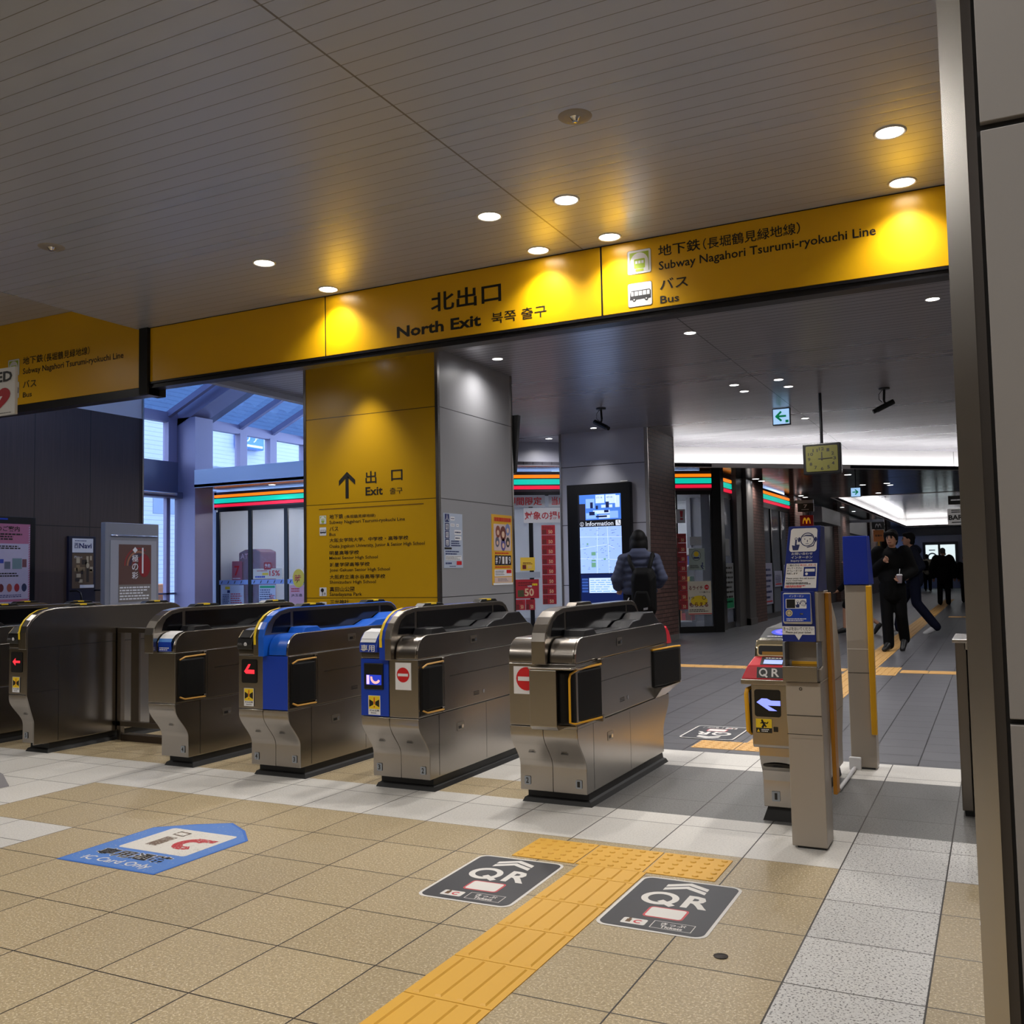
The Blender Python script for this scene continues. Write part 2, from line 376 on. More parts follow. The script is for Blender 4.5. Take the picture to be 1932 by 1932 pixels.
def subway_icon(m, a0, b0, a1, b1, pl, h=.002):
    w, hh = a1-a0, b1-b0; P = lambda u, v: (a0+w*u, b0+hh*v)
    G = mat('lime_green_print', '#9cb52a', .45); GL = mat('grey_outline', '#5a5a4a', .5)
    m.rrect(pl, a0, b0, a1, b1, w*.08, GL, h); m.rrect(pl, a0+w*.015, b0+hh*.015, a1-w*.015, b1-hh*.015, w*.07, M_WHT, h+.0006)
    m.rect(pl, *P(.1, .1), *P(.9, .9), G, h+.0012)
    m.poly(pl, [P(.12, .1), P(.88, .1)]+[P(.5+.38*math.cos(t*math.pi/12), .48+.4*math.sin(t*math.pi/12)) for t in range(13)], M_WHT, h+.0018)
    m.rrect(pl, *P(.28, .22), *P(.74, .62), w*.05, G, h+.0024); m.rect(pl, *P(.34, .1), *P(.68, .2), G, h+.0024)
    for u in (.33, .46, .59): m.rect(pl, *P(u, .42), *P(u+.1, .54), M_WHT, h+.003)
def bus_icon(m, a0, b0, a1, b1, pl, h=.002):
    w, hh = a1-a0, b1-b0; P = lambda u, v: (a0+w*u, b0+hh*v)
    m.rrect(pl, a0, b0, a1, b1, w*.08, mat('grey_outline'), h); m.rrect(pl, a0+w*.015, b0+hh*.015, a1-w*.015, b1-hh*.015, w*.07, M_WHT, h+.0006)
    K = mat('dark_grey_print', '#2d2c30', .5)
    m.poly(pl, [P(.08, .3), P(.95, .3), P(.95, .62), P(.9, .68), P(.16, .68), P(.11, .62)], K, h+.0012)
    for u, w2 in ((.14, .1), (.28, .14), (.45, .14), (.62, .14), (.79, .11)): m.rect(pl, *P(u, .46), *P(u+w2, .64), M_WHT, h+.0018)
    for u in (.26, .76): m.disc(pl, *P(u, .3), w*.07, K, h+.0018); m.disc(pl, *P(u, .3), w*.03, M_WHT, h+.0024)
def subway_sign(dx, x0, x1, z0, label):
    sg = thing('subway_sign', label, 'sign', ((x0+x1)/2, 6.5, z0), 'yellow subway and bus signs'); part(sign_board(x0, x1, z0, 3.935 if dx else 3.62), 'panel', sg, bevel=.002)
    m = MB(); subway_icon(m, -2.287+dx, 3.374, -2.107+dx, 3.551, HD); part(m, 'pictogram', sg, 'green subway train pictogram')
    m = MB(); bus_icon(m, -2.29+dx, 3.136, -2.107+dx, 3.311, HD); part(m, 'pictogram', sg, 'dark bus pictogram')
    for s_, a, b, c, d, bo in [('地下鉄', -2.054, 3.473, -1.747, 3.556, .012), ('（長堀鶴見緑地線）', -1.728, 3.468, -1.067, 3.55, .008), ('Subway Nagahori Tsurumi-ryokuchi Line', -2.052, 3.358, -.595, 3.438, .012), ('バス', -2.05, 3.231, -1.842, 3.31, .012), ('Bus', -2.049, 3.134, -1.911, 3.187, .012)]:
        m = MB(); m.text(HD, s_, a+dx, b, c+dx, d, M_INK, .002, bo); part(m, 'lettering', sg)
    return sg
subway_sign(0, -2.489, -.15, 3.108, 'yellow subway and bus sign right of the North Exit sign')
subway_sign(-6.823, -9.6, -7.18, 3.065, 'taller yellow subway and bus sign beside the heart sign')

# ------------------------------------------------------------------ lamps
def spot(name, loc, parent, w, size=105, blend=.9, col=(1, .955, .89), rad=.06, rot=(0, 0, 0)):
    l = bpy.data.lights.new(name, 'SPOT'); l.energy = w; l.spot_size = math.radians(size); l.spot_blend = blend; l.color = col; l.shadow_soft_size = rad
    o = bpy.data.objects.new(name, l); COL.objects.link(o); o.location = loc; o.rotation_euler = rot
    if parent: o.parent = parent; o.location = Vector(loc)-Vector(parent.location)
    return o
def downlight(x, y, z, label, w=LAMP_W, r=.072, col=(1, .955, .89), mt=None, group=None, size=105):
    t = thing('downlight', label, 'ceiling light', (x, y, z), group)
    m = MB(); m.lathe([(r*1.2, -.004), (r*1.22, 0), (r*1.2, .0), (r*1.02, .0), (r*1.02, -.004), (r*1.12, -.007), (r*1.2, -.004)], (x, y, z), M_RINGW, caps=False); part(m, 'trim_ring', t)
    m = MB(); m.lathe([(.001, -.0025), (r, -.0025), (r, 0.001), (.001, .001)], (x, y, z), mt or M_LAMP); part(m, 'diffuser', t)
    spot('bulb_light', (x, y, z-.02), t, w, size, col=col)
    return t
FR = 'round white hall ceiling downlight, '
for x, y, s in [(-.414, 5.55, 'nearer one beside the steel wall trim'), (-.414, 6.33, 'above the right end of the subway sign'), (-2.358, 5.56, 'right of the seam, nearer row'),
                (-2.361, 6.34, 'right of the seam, close to the subway sign'), (-2.92, 5.565, 'left of the seam, nearer row'), (-2.925, 6.345, 'left of the seam, close to the North Exit sign'),
                (-4.857, 5.565, 'leftmost of the nearer row'), (-4.858, 6.35, 'above the left edge of the North Exit sign')]:
    downlight(x, y, CZ, FR+s, LAMP_W*(.72 if y > 6 else 1.25), size=125)
WARM = (1, .96, .91)
for x, y in [(-.4, 1.6), (1.3, -.4), (-2.4, 1.2), (-2.9, 1.2), (-4.85, 1.2), (-.4, -1.8), (-2.65, -1.8), (-4.85, -1.8), (-6.6, 3.0), (1.9, 0), (-9.5, 1.5), (-9.5, 4.6), (-12.5, 3)]:  # unseen fill lamps added to light the hall and the near wall
    downlight(x, y, CZ if x > -7.2 else 3.935, 'added fill downlight in the hall ceiling, out of view', HALL_W, col=WARM, group='added hall fill lights out of view', size=165)
PASS = 'small bright passage ceiling downlight, '
for x, y, s, w in [(-.40, 9.3, 'beside the steel trim', 60), (-2.653, 9.37, 'on the ceiling seam', 60), (-4.862, 9.4, 'beside the grey pillar face', 20),
                   (-2.36, 12.32, 'nearer one of the right pair', 28), (-2.34, 12.87, 'farther one of the right pair', 28), (-2.937, 12.37, 'nearer one of the left pair', 28), (-2.928, 12.89, 'farther one of the left pair', 28),
                   (-2.63, 15.8, 'above the clock', 30), (-7.06, 15.6, 'left of the information column', 40)]:
    downlight(x, y, CZ, PASS+s, w*PASS_K, .055, (1, .97, .95), M_LAMPC, size=160)
for x, y, s, w, z in [(-6.05, 8.28, 'washing the yellow pillar front', 62, CZ), (-5.9, 14.85, 'above the information screen', 50, CZ)]:
    downlight(x, y, z, PASS+s, w*1.6, .05, (1, .96, .9), M_LAMPC, size=78)
for x, y in [(-7.5, 7.25), (-3.6, 7.25), (-.5, 7.25), (-7.2, 12.4), (-7.2, 12.9), (-7.6, 10.5), (1.2, 9.3), (1.2, 12.5), (1.5, 16)]:  # extra lamps added out of sight to brighten the passage and brown wall
    downlight(x, y, CZ, 'added fill downlight in the passage ceiling, out of view', 125 if y < 8 else 190, .055, (1, .97, .95), M_LAMPC, 'added passage fill lights out of view', 165)
def speaker(x, y, label):
    t = thing('ceiling_speaker', label, 'speaker', (x, y, CZ))
    m = MB(); m.lathe([(.001, -.006), (.055, -.006), (.085, -.004), (.09, 0), (.001, 0)], (x, y, CZ), mat('warm_grey_plastic', '#8f867b', .5)); part(m, 'plate', t)
    m = MB(); m.lathe([(.001, -.03), (.016, -.028), (.022, -.016), (.03, -.0065), (.001, -.006)], (x, y, CZ), M_CHROME, 14); part(m, 'sprinkler_head', t, 'chrome sprinkler head')
speaker(-1.865, 4.54, 'round sprinkler plate in the ceiling above the middle gates'); speaker(-5.919, 4.545, 'faint round sprinkler plate in the ceiling at the left'); speaker(-4.99, 3.33, 'sprinkler plate at the left edge of the ceiling')

# ------------------------------------------------------------------ pillar with the yellow exit directory
PYF = 8.608
mb = MB(); mb.box(-6.917, -5.173, PYF+.02, 10.33, 0, CZ, M_GREYP); struct(mb, 'pillar')
PF = Pl((0, PYF, 0), (1, 0, 0), (0, 0, 1)); PS = Pl((-5.173, 0, 0), (0, 1, 0), (0, 0, 1))
mb = MB()
for x in (-6.925, -5.185): mb.box(x-.015, x+.02, PYF-.012, PYF+.03, 0, CZ, M_TRIM)
for y in (10.33,): mb.box(-5.19, -5.16, y-.02, y+.015, 0, CZ, M_TRIM)
struct(mb, 'trim_3')
t = thing('exit_directory', 'yellow pillar panel listing the exit, schools and park', 'sign', (-6.05, PYF, 0))
m = MB(); m.box(-6.905, -5.2, PYF-.004, PYF+.01, .01, CZ, M_YELP); part(m, 'panel', t)
m = MB(); m.rect(PF, -6.365, 2.09, -6.322, 2.33, M_INK, .006)
m.poly(PF, [(-6.343, 2.385), (-6.234, 2.29), (-6.234, 2.235), (-6.343, 2.33)], M_INK, .006); m.poly(PF, [(-6.343, 2.385), (-6.343, 2.33), (-6.454, 2.235), (-6.454, 2.29)], M_INK, .0061)
part(m, 'arrow', t, 'black upward arrow')
for s, a, b, c, d, bo in [('出', -6.097, 2.238, -5.953, 2.373, .01), ('口', -5.762, 2.25, -5.617, 2.366, .01), ('Exit', -6.098, 2.109, -5.873, 2.2, .02), ('출구', -5.782, 2.107, -5.618, 2.175, .004)]:
    m = MB(); m.text(PF, s, a, b, c, d, M_INK, .006, bo); part(m, 'lettering', t, 'exit heading in black letters')
m = MB(); m.rect(PF, -6.732, 1.981, -5.356, 1.989, mat('brown_print', '#5d3b0b', .5), .006); part(m, 'rule_line', t)
for s, a, b, c, d, bo in [('地下鉄', -6.587, 1.872, -6.399, 1.923, .012), ('(長堀鶴見緑地線)', -6.378, 1.866, -5.971, 1.908, .006), ('Subway Nagahori Tsurumi-ryokuchi Line', -6.587, 1.806, -5.593, 1.853, .01),
    ('バス', -6.588, 1.737, -6.466, 1.789, .012), ('Bus', -6.589, 1.684, -6.504, 1.719, .01), ('大阪女学院大学、中学校・高等学校', -6.589, 1.612, -5.553, 1.657, .012), ('Osaka Jogakuin University, Junior & Senior High School', -6.59, 1.54, -5.349, 1.588, .01),
    ('明星高等学校', -6.59, 1.471, -6.192, 1.518, .012), ('Meisei Senior High School', -6.591, 1.413, -5.946, 1.456, .01), ('城星学園高等学校', -6.588, 1.342, -6.052, 1.388, .012), ('Josei Gakuen Senior High School', -6.588, 1.279, -5.792, 1.324, .01),
    ('大阪府立清水谷高等学校', -6.589, 1.206, -5.851, 1.254, .012), ('Shimizudani High School', -6.589, 1.146, -5.974, 1.19, .01), ('真田山公園', -6.59, 1.069, -6.256, 1.122, .012), ('Sanadayama Park', -6.591, 1.009, -6.157, 1.06, .01), ('三光神社', -6.586, .926, -6.331, .982, .012), ('Sanko Shrine', -6.588, .86, -6.33, .905, .01)]:
    m = MB(); m.text(PF, s, a, b, c, d, M_INK, .006, bo); part(m, 'lettering', t, 'small black place name')
m = MB(); subway_icon(m, -6.724, 1.82, -6.63, 1.915, PF, .006); bus_icon(m, -6.725, 1.69, -6.63, 1.785, PF, .006)
for z in (1.02, .86):
    m.rrect(PF, -6.73, z, -6.632, z+.096, .006, M_WHT, .006)
m.disc(PF, -6.69, 1.085, .022, M_INK, .007); m.rect(PF, -6.694, 1.025, -6.686, 1.07, M_INK, .007); m.lines(PF, -6.67, 1.03, -6.64, 1.06, 2, M_INK, .007, seg=2)
m.poly(PF, [(-6.72, .91), (-6.642, .91), (-6.66, .94), (-6.70, .94)], M_INK, .007); m.rect(PF, -6.705, .875, -6.655, .91, M_INK, .0071)
part(m, 'pictogram', t)
def poster(name, label, pl, a0, b0, a1, b1, paper, cat='poster', t=.004, group=None):
    th = thing(name, label, cat, pl.pt((a0+a1)/2, b0), group); m = MB()
    q = [(a0, b0), (a1, b0), (a1, b1), (a0, b1)]
    m.loft([[pl.pt(a, b, 0) for a, b in q], [pl.pt(a, b, t) for a, b in q]], paper); part(m, 'paper', th); return th
th = poster('notice_poster', 'pale blue text poster on the grey pillar face', PS, 8.69, 1.303, 9.09, 1.885, mat('pale_blue_paper', '#a9b4c8', .55))
m = MB()
m.text(PS, '人', 8.725, 1.80, 8.795, 1.87, M_WHT, .007); m.rect(PS, 8.715, 1.79, 8.805, 1.875, M_NAVY, .006)
for i, s in enumerate('権相談'):
    b = 1.70-i*.085; m.rect(PS, 8.715, b, 8.805, b+.078, M_NAVY, .006); m.rect(PS, 8.73, b+.01, 8.79, b+.068, M_WHT, .0066); m.text(PS, s, 8.735, b+.013, 8.785, b+.065, M_NAVY, .0072)
for a, b, c, d in [(8.83, 1.81, 8.92, 1.85), (8.83, 1.745, 8.92, 1.775), (8.95, 1.745, 9.01, 1.775), (8.91, 1.66, 9.06, 1.71), (8.92, 1.6, 9.06, 1.645)]: m.rrect(PS, a, b, c, d, .008, M_WHT, .006); m.lines(PS, a+.01, b+.01, c-.01, d-.01, 1, M_NAVY, .007, seg=4)
m.lines(PS, 8.84, 1.53, 9.05, 1.6, 3, M_NAVY, .006); m.rect(PS, 8.70, 1.5, 8.85, 1.52, M_INK, .006); m.lines(PS, 8.72, 1.44, 9.06, 1.49, 2, M_NAVY, .006)
m.rect(PS, 8.72, 1.385, 9.06, 1.435, M_WHT, .006); m.lines(PS, 8.73, 1.39, 9.05, 1.43, 3, mat('grey_print', '#77777c', .5), .007); m.lines(PS, 8.72, 1.335, 8.88, 1.37, 1, M_NAVY, .006, seg=5); m.rect(PS, 8.95, 1.335, 9.06, 1.375, M_RED, .006)
m.lines(PS, 8.8, 1.312, 8.98, 1.328, 1, M_NAVY, .006); part(m, 'print', th)
th = poster('hotline_poster', 'yellow poster with number 7119 on the grey pillar face', PS, 9.77, 1.1, 10.29, 1.92, mat('yellow_paper', '#d6a52c', .5))
m = MB(); m.lines(PS, 9.83, 1.84, 10.27, 1.89, 1, M_RED, .006, .9, 11)
m.rect(PS, 9.815, 1.5, 10.25, 1.81, mat('pale_illustration', '#cbb7b4', .5), .006)
for a, b, r, c in [(9.92, 1.72, .06, '#8a4a3e'), (10.05, 1.7, .075, '#6e3a34'), (10.17, 1.75, .06, '#7a86b4'), (9.9, 1.6, .05, '#5f5f74'), (10.17, 1.6, .05, '#3d3a3c'), (10.05, 1.57, .06, '#5a5390')]: m.disc(PS, a, b, r, mat('picture_'+c[1:], c, .5), .007, r*1.2); m.disc(PS, a, b-.01, r*.5, mat('picture_skin', '#d9b79e', .5), .008)
for i, s in enumerate('#7119'):
    a = 9.835+i*.084; m.rect(PS, a, 1.33, a+.079, 1.445, mat('black_blue_print', '#0e1430', .5), .006); m.text(PS, s, a+.014, 1.345, a+.064, 1.43, M_WHT, .007, .01)
m.lines(PS, 9.84, 1.455, 10.25, 1.485, 1, M_RED, .006); m.lines(PS, 9.84, 1.295, 10.25, 1.32, 1, M_RED, .006)
m.rect(PS, 9.82, 1.2, 10.26, 1.28, M_WHT, .006); m.rect(PS, 10.12, 1.235, 10.25, 1.275, M_RED, .007); m.lines(PS, 9.84, 1.21, 10.1, 1.27, 3, mat('grey_print'), .007)
m.rect(PS, 9.82, 1.13, 10.26, 1.19, mat('pale_pink_paper', '#d3b9b0', .5), .006); m.lines(PS, 9.9, 1.14, 10.2, 1.18, 3, mat('grey_print'), .007); m.rect(PS, 9.79, 1.1, 10.285, 1.125, M_WHT, .006); part(m, 'print', th)
t = thing('hanging_monitor', 'black flat monitor seen edge-on behind the grey pillar', 'monitor', (-5.5, 10.4, 2.4))
m = MB(); m.prism([(-6.0, 2.44), (-5.16, 2.44), (-5.095, 3.15), (-6.0, 3.15)], 'y', 10.37, 10.44, M_BLACK); part(m, 'housing', t, bevel=.006)
m = MB(); m.box(-5.6, -5.5, 10.44, 10.5, 2.9, CZ, M_BTRIM); part(m, 'bracket', t)

# ------------------------------------------------------------------ floor tactile paving and stickers
TB = [0]
def bar_tile(x0, y0, mt, w=.3, d=.3, alongx=False, nb=4, name='tactile_bar_tile', label=None, group=None, hgt=.003):
    m = MB(); m.box(x0+.0015, x0+w-.0015, y0+.0015, y0+d-.0015, 0, hgt, mt)
    for k in range(nb):
        c = (k+.5)/nb
        for hw, z0, z1 in ((.012, hgt, hgt+.005),):
            if not alongx:
                a = x0+w*c; m.loft([[(a-hw, y0+.012, z0), (a+hw, y0+.012, z0), (a+hw, y0+d-.012, z0), (a-hw, y0+d-.012, z0)], [(a-hw*.6, y0+.018, z1), (a+hw*.6, y0+.018, z1), (a+hw*.6, y0+d-.018, z1), (a-hw*.6, y0+d-.018, z1)]], mt)
            else:
                a = y0+d*c; m.loft([[(x0+.012, a-hw, z0), (x0+w-.012, a-hw, z0), (x0+w-.012, a+hw, z0), (x0+.012, a+hw, z0)], [(x0+.018, a-hw*.6, z1), (x0+w-.018, a-hw*.6, z1), (x0+w-.018, a+hw*.6, z1), (x0+.018, a+hw*.6, z1)]], mt)
    return single(m, name, label, 'tactile tile', group)
def dot_tile(x0, y0, mt, label, group):
    m = MB(); m.box(x0+.0015, x0+.2985, y0+.0015, y0+.2985, 0, .003, mt)
    for i in range(5):
        for j in range(5): m.lathe([(.0145, .003), (.011, .0075), (.001, .008)], (x0+.03+.06*i, y0+.03+.06*j, 0), mt, 10)
    return single(m, 'tactile_dot_tile', label, 'tactile tile', group)
y = 3.845-.155
bar_tile(-1.64, y, M_TACT, d=.155, label='short yellow bar tile just below the dotted row', group='bar tiles before the gates')
names = ['first full yellow bar tile below the dotted row', 'second full yellow bar tile below the dotted row', 'third full yellow bar tile, between the dark stickers and viewer', 'fourth full yellow bar tile towards the viewer', 'fifth full yellow bar tile towards the viewer', 'nearest yellow bar tile at the bottom edge', 'yellow bar tile under the viewer']
for k in range(7): bar_tile(-1.64, y-.302*(k+1), M_TACT, label=names[k], group='bar tiles before the gates')
for k, s in enumerate(('left', 'middle', 'right')): dot_tile(-1.965+.305*k, 3.845, M_TACT, s+' one of three yellow dotted tiles on the tan floor', 'dotted tiles before the gates')
for k, s in enumerate(('left', 'middle', 'right')): dot_tile(-1.965+.305*k, 6.63, M_TACT2, s+' one of three pale dotted tiles on the dark floor edge', 'dotted tiles beyond the gates')
for k in range(100):
    bar_tile(-1.64, 6.935+.302*k, M_TACT2, label='pale yellow bar tile of the long strip down the dark passage floor', group='bar tiles down the passage')
for k in range(26):
    if -1.66 < -9.2+.302*k+.15 < -1.32: continue
    bar_tile(-9.2+.302*k if k < 25 else -1.31, 11.98, M_TACT2, alongx=True, label='pale yellow bar tile of the strip crossing the passage on the left', group='bar tiles crossing left')
for k in range(5): bar_tile(-1.05+.302*k, 11.98, M_TACT2, alongx=True, label='pale yellow bar tile of the strip crossing the passage on the right', group='bar tiles crossing right')
for k in range(3): bar_tile(-1.335, 11.68+.302*k, M_TACT2, w=.27, label='pale yellow bar tile stacked at the crossing of the strips', group='bar tiles at the crossing')
for k in range(4): bar_tile(-1.05+.302*k, 24.7, M_TACT2, alongx=True, label='pale yellow bar tile of the far side strip', group='bar tiles far side strip')

M_STKD = panel_mat('dark_sticker_vinyl', '#35363c', .45, var=.04); M_STKW = mat('sticker_white', '#d9d6d2', .5); M_STKR = mat('sticker_red', '#c3424c', .5)
def qr_sticker(label, o, u, v):
    pl = Pl(o, u, v); t = thing('floor_sticker', label, 'floor sticker', o, 'dark QR floor stickers')
    m = MB(); m.rrect(pl, 0, 0, .405, .575, .045, M_STKW, .0012); m.rrect(pl, .012, .012, .393, .563, .036, M_STKD, .0016); part(m, 'sheet', t)
    m = MB()
    for b in (.475, .435):
        m.poly(pl, [(.12, b), (.2025, b+.045), (.2025, b+.075), (.12, b+.03)], M_STKW, .002); m.poly(pl, [(.2025, b+.045), (.285, b), (.285, b+.03), (.2025, b+.075)], M_STKW, .002)
    m.ring(pl, .14, .34, .046, .072, M_STKW, .002); m.stroke(pl, [(.155, .31), (.2, .275)], .028, M_STKW, .0021); m.text(pl, 'R', .235, .275, .335, .41, M_STKW, .002, .03)
    m.rrect(pl, .135, .135, .285, .245, .018, M_STKR, .002); m.rrect(pl, .143, .143, .277, .237, .012, M_STKW, .0024)
    m.rrect(pl, .085, .045, .175, .1, .008, M_STKW, .002); m.rect(pl, .1, .058, .118, .088, mat('brown_print'), .0024); m.disc(pl, .109, .094, .006, mat('brown_print'), .0024)
    m.ring(pl, .145, .072, .009, .017, M_STKR, .0024, 40, 320)
    for a0, b0, a1, b1 in ((.195, .04, .345, .043), (.195, .107, .345, .11), (.195, .04, .198, .11), (.342, .04, .345, .11)): m.rect(pl, a0, b0, a1, b1, M_STKW, .002)
    m.text(pl, 'きっぷ', .225, .075, .315, .1, M_STKW, .002, .02); m.text(pl, 'Tickets', .23, .048, .31, .07, M_STKW, .002, .03)
    part(m, 'print', t)
qr_sticker('dark QR floor sticker left of the yellow bar tiles', (-2.08, 3.235, .0), (1, .02, 0), (-.02, 1, 0))
qr_sticker('dark QR floor sticker right of the yellow bar tiles', (-1.335, 3.235, 0), (1, 0, 0), (0, 1, 0))
qr_sticker('upside-down dark QR sticker on the slate floor beyond the gates', (-1.755, 7.55, .004), (-1, 0, 0), (0, -1, 0))
# blue IC sticker
t = thing('floor_sticker', 'worn blue arrow-shaped IC Card Only sticker on tan floor', 'floor sticker', (-3.53, 3.0, 0))
def worn(name, c, amt):
    m = mat(name, c, .5); n = N(m); n.pos(); f = n.noise(90, 3, rough=.7); g = n.noise(7, 2)
    k = n.m('GREATER_THAN', n.m('ADD', f, n.m('MULTIPLY', g, .25)), amt); n.t.links.new(n.mix(k, lin(c), lin('#b9b6ae')), n.b.inputs['Base Color']); return m
MB1 = worn('worn_blue_vinyl', '#4f7cc4', .79)
m = MB(); m.poly(FL, [(-3.83, 3.0), (-3.235, 3.005), (-3.22, 3.566), (-3.36, 3.70), (-3.523, 3.79), (-3.68, 3.70), (-3.84, 3.572)], mat('blue_edge', '#2f66bb', .5), .0012)
m.poly(FL, [(-3.82, 3.012), (-3.245, 3.017), (-3.232, 3.56), (-3.37, 3.69), (-3.523, 3.775), (-3.67, 3.69), (-3.83, 3.565)], MB1, .0016); part(m, 'sheet', t)
m = MB(); m.rrect(FL, -3.73, 3.25, -3.31, 3.6, .02, worn('worn_white_vinyl', '#d3cfc8', .74), .002)
Bc = worn('worn_brown_print', '#6a5646', .7); Rc = worn('worn_red_print', '#b02530', .72)
m.rect(FL, -3.64, 3.33, -3.57, 3.47, Bc, .0024); m.stroke(FL, [(-3.64, 3.51), (-3.57, 3.5), (-3.57, 3.55), (-3.64, 3.56), (-3.64, 3.51)], .012, Bc, .0024)
m.ring(FL, -3.43, 3.41, .035, .085, Rc, .0024, 50, 310); m.rect(FL, -3.46, 3.46, -3.34, 3.5, Rc, .0025); part(m, 'emblem', t)
m = MB(); m.text(FL, '専用通路', -3.755, 3.125, -3.315, 3.225, M_STKW, .0022, .05); m.text(FL, '専用通路', -3.75, 3.13, -3.32, 3.22, M_INK, .0028, .02); m.text(FL, 'IC Card Only', -3.74, 3.035, -3.33, 3.105, M_STKW, .0024, .01); part(m, 'lettering', t)
m = MB(); m.lathe([(.022, 0), (.024, .0025), (.02, .004), (.001, .004)], (-.847, 3.126, 0), mat('dark_brown_metal', '#241d17', .5, .4), 14); single(m, 'floor_stud', 'small dark round stud in the tan floor near the right sticker', 'stud')
m = MB(); m.box(-.105, -.085, 3.75, 3.79, 0, .002, M_WHT); single(m, 'tape_scrap', 'scrap of white tape on tan floor beside the steel trim', 'tape')

# ================================================================== TICKET GATES
GY = 4.63
def gate_profile_low():
    ss = [(k/12, (k/12)**2*(3-2*k/12)) for k in range(13)]
    return [(4.745, .07)]+[(4.745-.115*e, .2+.2*u) for u, e in ss]+[(4.63, .432), (6.19, .432)]+[(6.19-.135*e, .40-.2*u) for u, e in ss]+[(6.055, .07)]
def cheek_profile(z0, top=.892):
    return [(GY, z0), (GY, .79)]+arc(4.735, .79, .105, 180, 90, 7, top-.79)[1:]+[(6.06, top)]+arc(6.06, .79, .12, 90, 0, 6, top-.79)[1:]+[(6.18, z0)]
def arch_profile():
    return [(4.59, .76), (4.588, .88), (4.6, .925), (4.63, .968), (4.675, 1.005), (4.735, 1.033), (4.82, 1.047), (4.9, 1.05), (5.93, 1.05), (5.985, 1.043), (6.035, 1.018), (6.07, .975), (6.09, .925), (6.12, .86), (6.12, .76)]
FP = Pl((0, GY, 0), (1, 0, 0), (0, 0, 1))
def led_arrow(m, pl, a, b, s, mt, h, slim=False):
    if slim:
        m.rect(pl, a-.3*s, b-.16*s, a+.75*s, b+.16*s, mt, h); m.poly(pl, [(a-.85*s, b), (a-.2*s, b-.55*s), (a-.2*s, b+.55*s)], mt, h+.0003)
    else:
        m.poly(pl, [(a-.8*s, b-.1*s), (a-.55*s, b+.2*s), (a-.1*s, b+.8*s), (a+.25*s, b+.8*s), (a-.05*s, b+.3*s), (a-.3*s, b+.12*s), (a+.85*s, b+.12*s), (a+.85*s, b-.38*s), (a-.5*s, b-.38*s)], mt, h)
M_LEDR = mat('red_led', '#ff2030', .5, emit=1.1, ecol='#f0303c')
M_LEDB = mat('blue_white_led', '#8f9cff', .5, emit=1.2, ecol='#7f8cff')
M_DISPB = mat('blue_display', '#2030a0', .3, emit=.6, ecol='#2c48d8')
def barrier_sticker(m, a0, b0, a1, b1, pl=FP, h=.004):
    w, hh = a1-a0, b1-b0; P = lambda u, v: (a0+w*u, b0+hh*v)
    m.rect(pl, a0, b0, a1, b1, M_WHT, h); m.rect(pl, *P(.04, .3), *P(.96, .98), M_YSTK, h+.0005)
    m.poly(pl, [P(.08, .4), P(.42, .52), P(.42, .68), P(.08, .8)], M_INK, h+.001); m.poly(pl, [P(.92, .4), P(.58, .52), P(.58, .68), P(.92, .8)], M_INK, h+.001)
    m.rect(pl, *P(.46, .55), *P(.54, .9), M_RED, h+.001); m.disc(pl, *P(.5, .42), w*.05, M_RED, h+.001)
    m.text(pl, '挟み注意', *P(.1, .17), *P(.9, .27), M_INK, h+.0005, .02); m.lines(pl, *P(.2, .06), *P(.8, .13), 1, M_INK, h+.0005, seg=5)
def no_entry(t, a0, b0, a1, b1):
    m = MB(); m.box(a0, a1, GY-.004, GY, b0, b1, M_WHT); part(m, 'no_entry_plate', t, 'white plate with a red no-entry disc')
    m = MB(); a, b, r = (a0+a1)/2, (b0+b1)/2+.008, (a1-a0)*.4
    m.disc(FP, a, b, r, M_RED, .0055); m.rect(FP, a-r*.82, b-r*.18, a+r*.82, b+r*.18, M_WHT, .007); part(m, 'emblem', bpy.data.objects[t.children[-1].name])
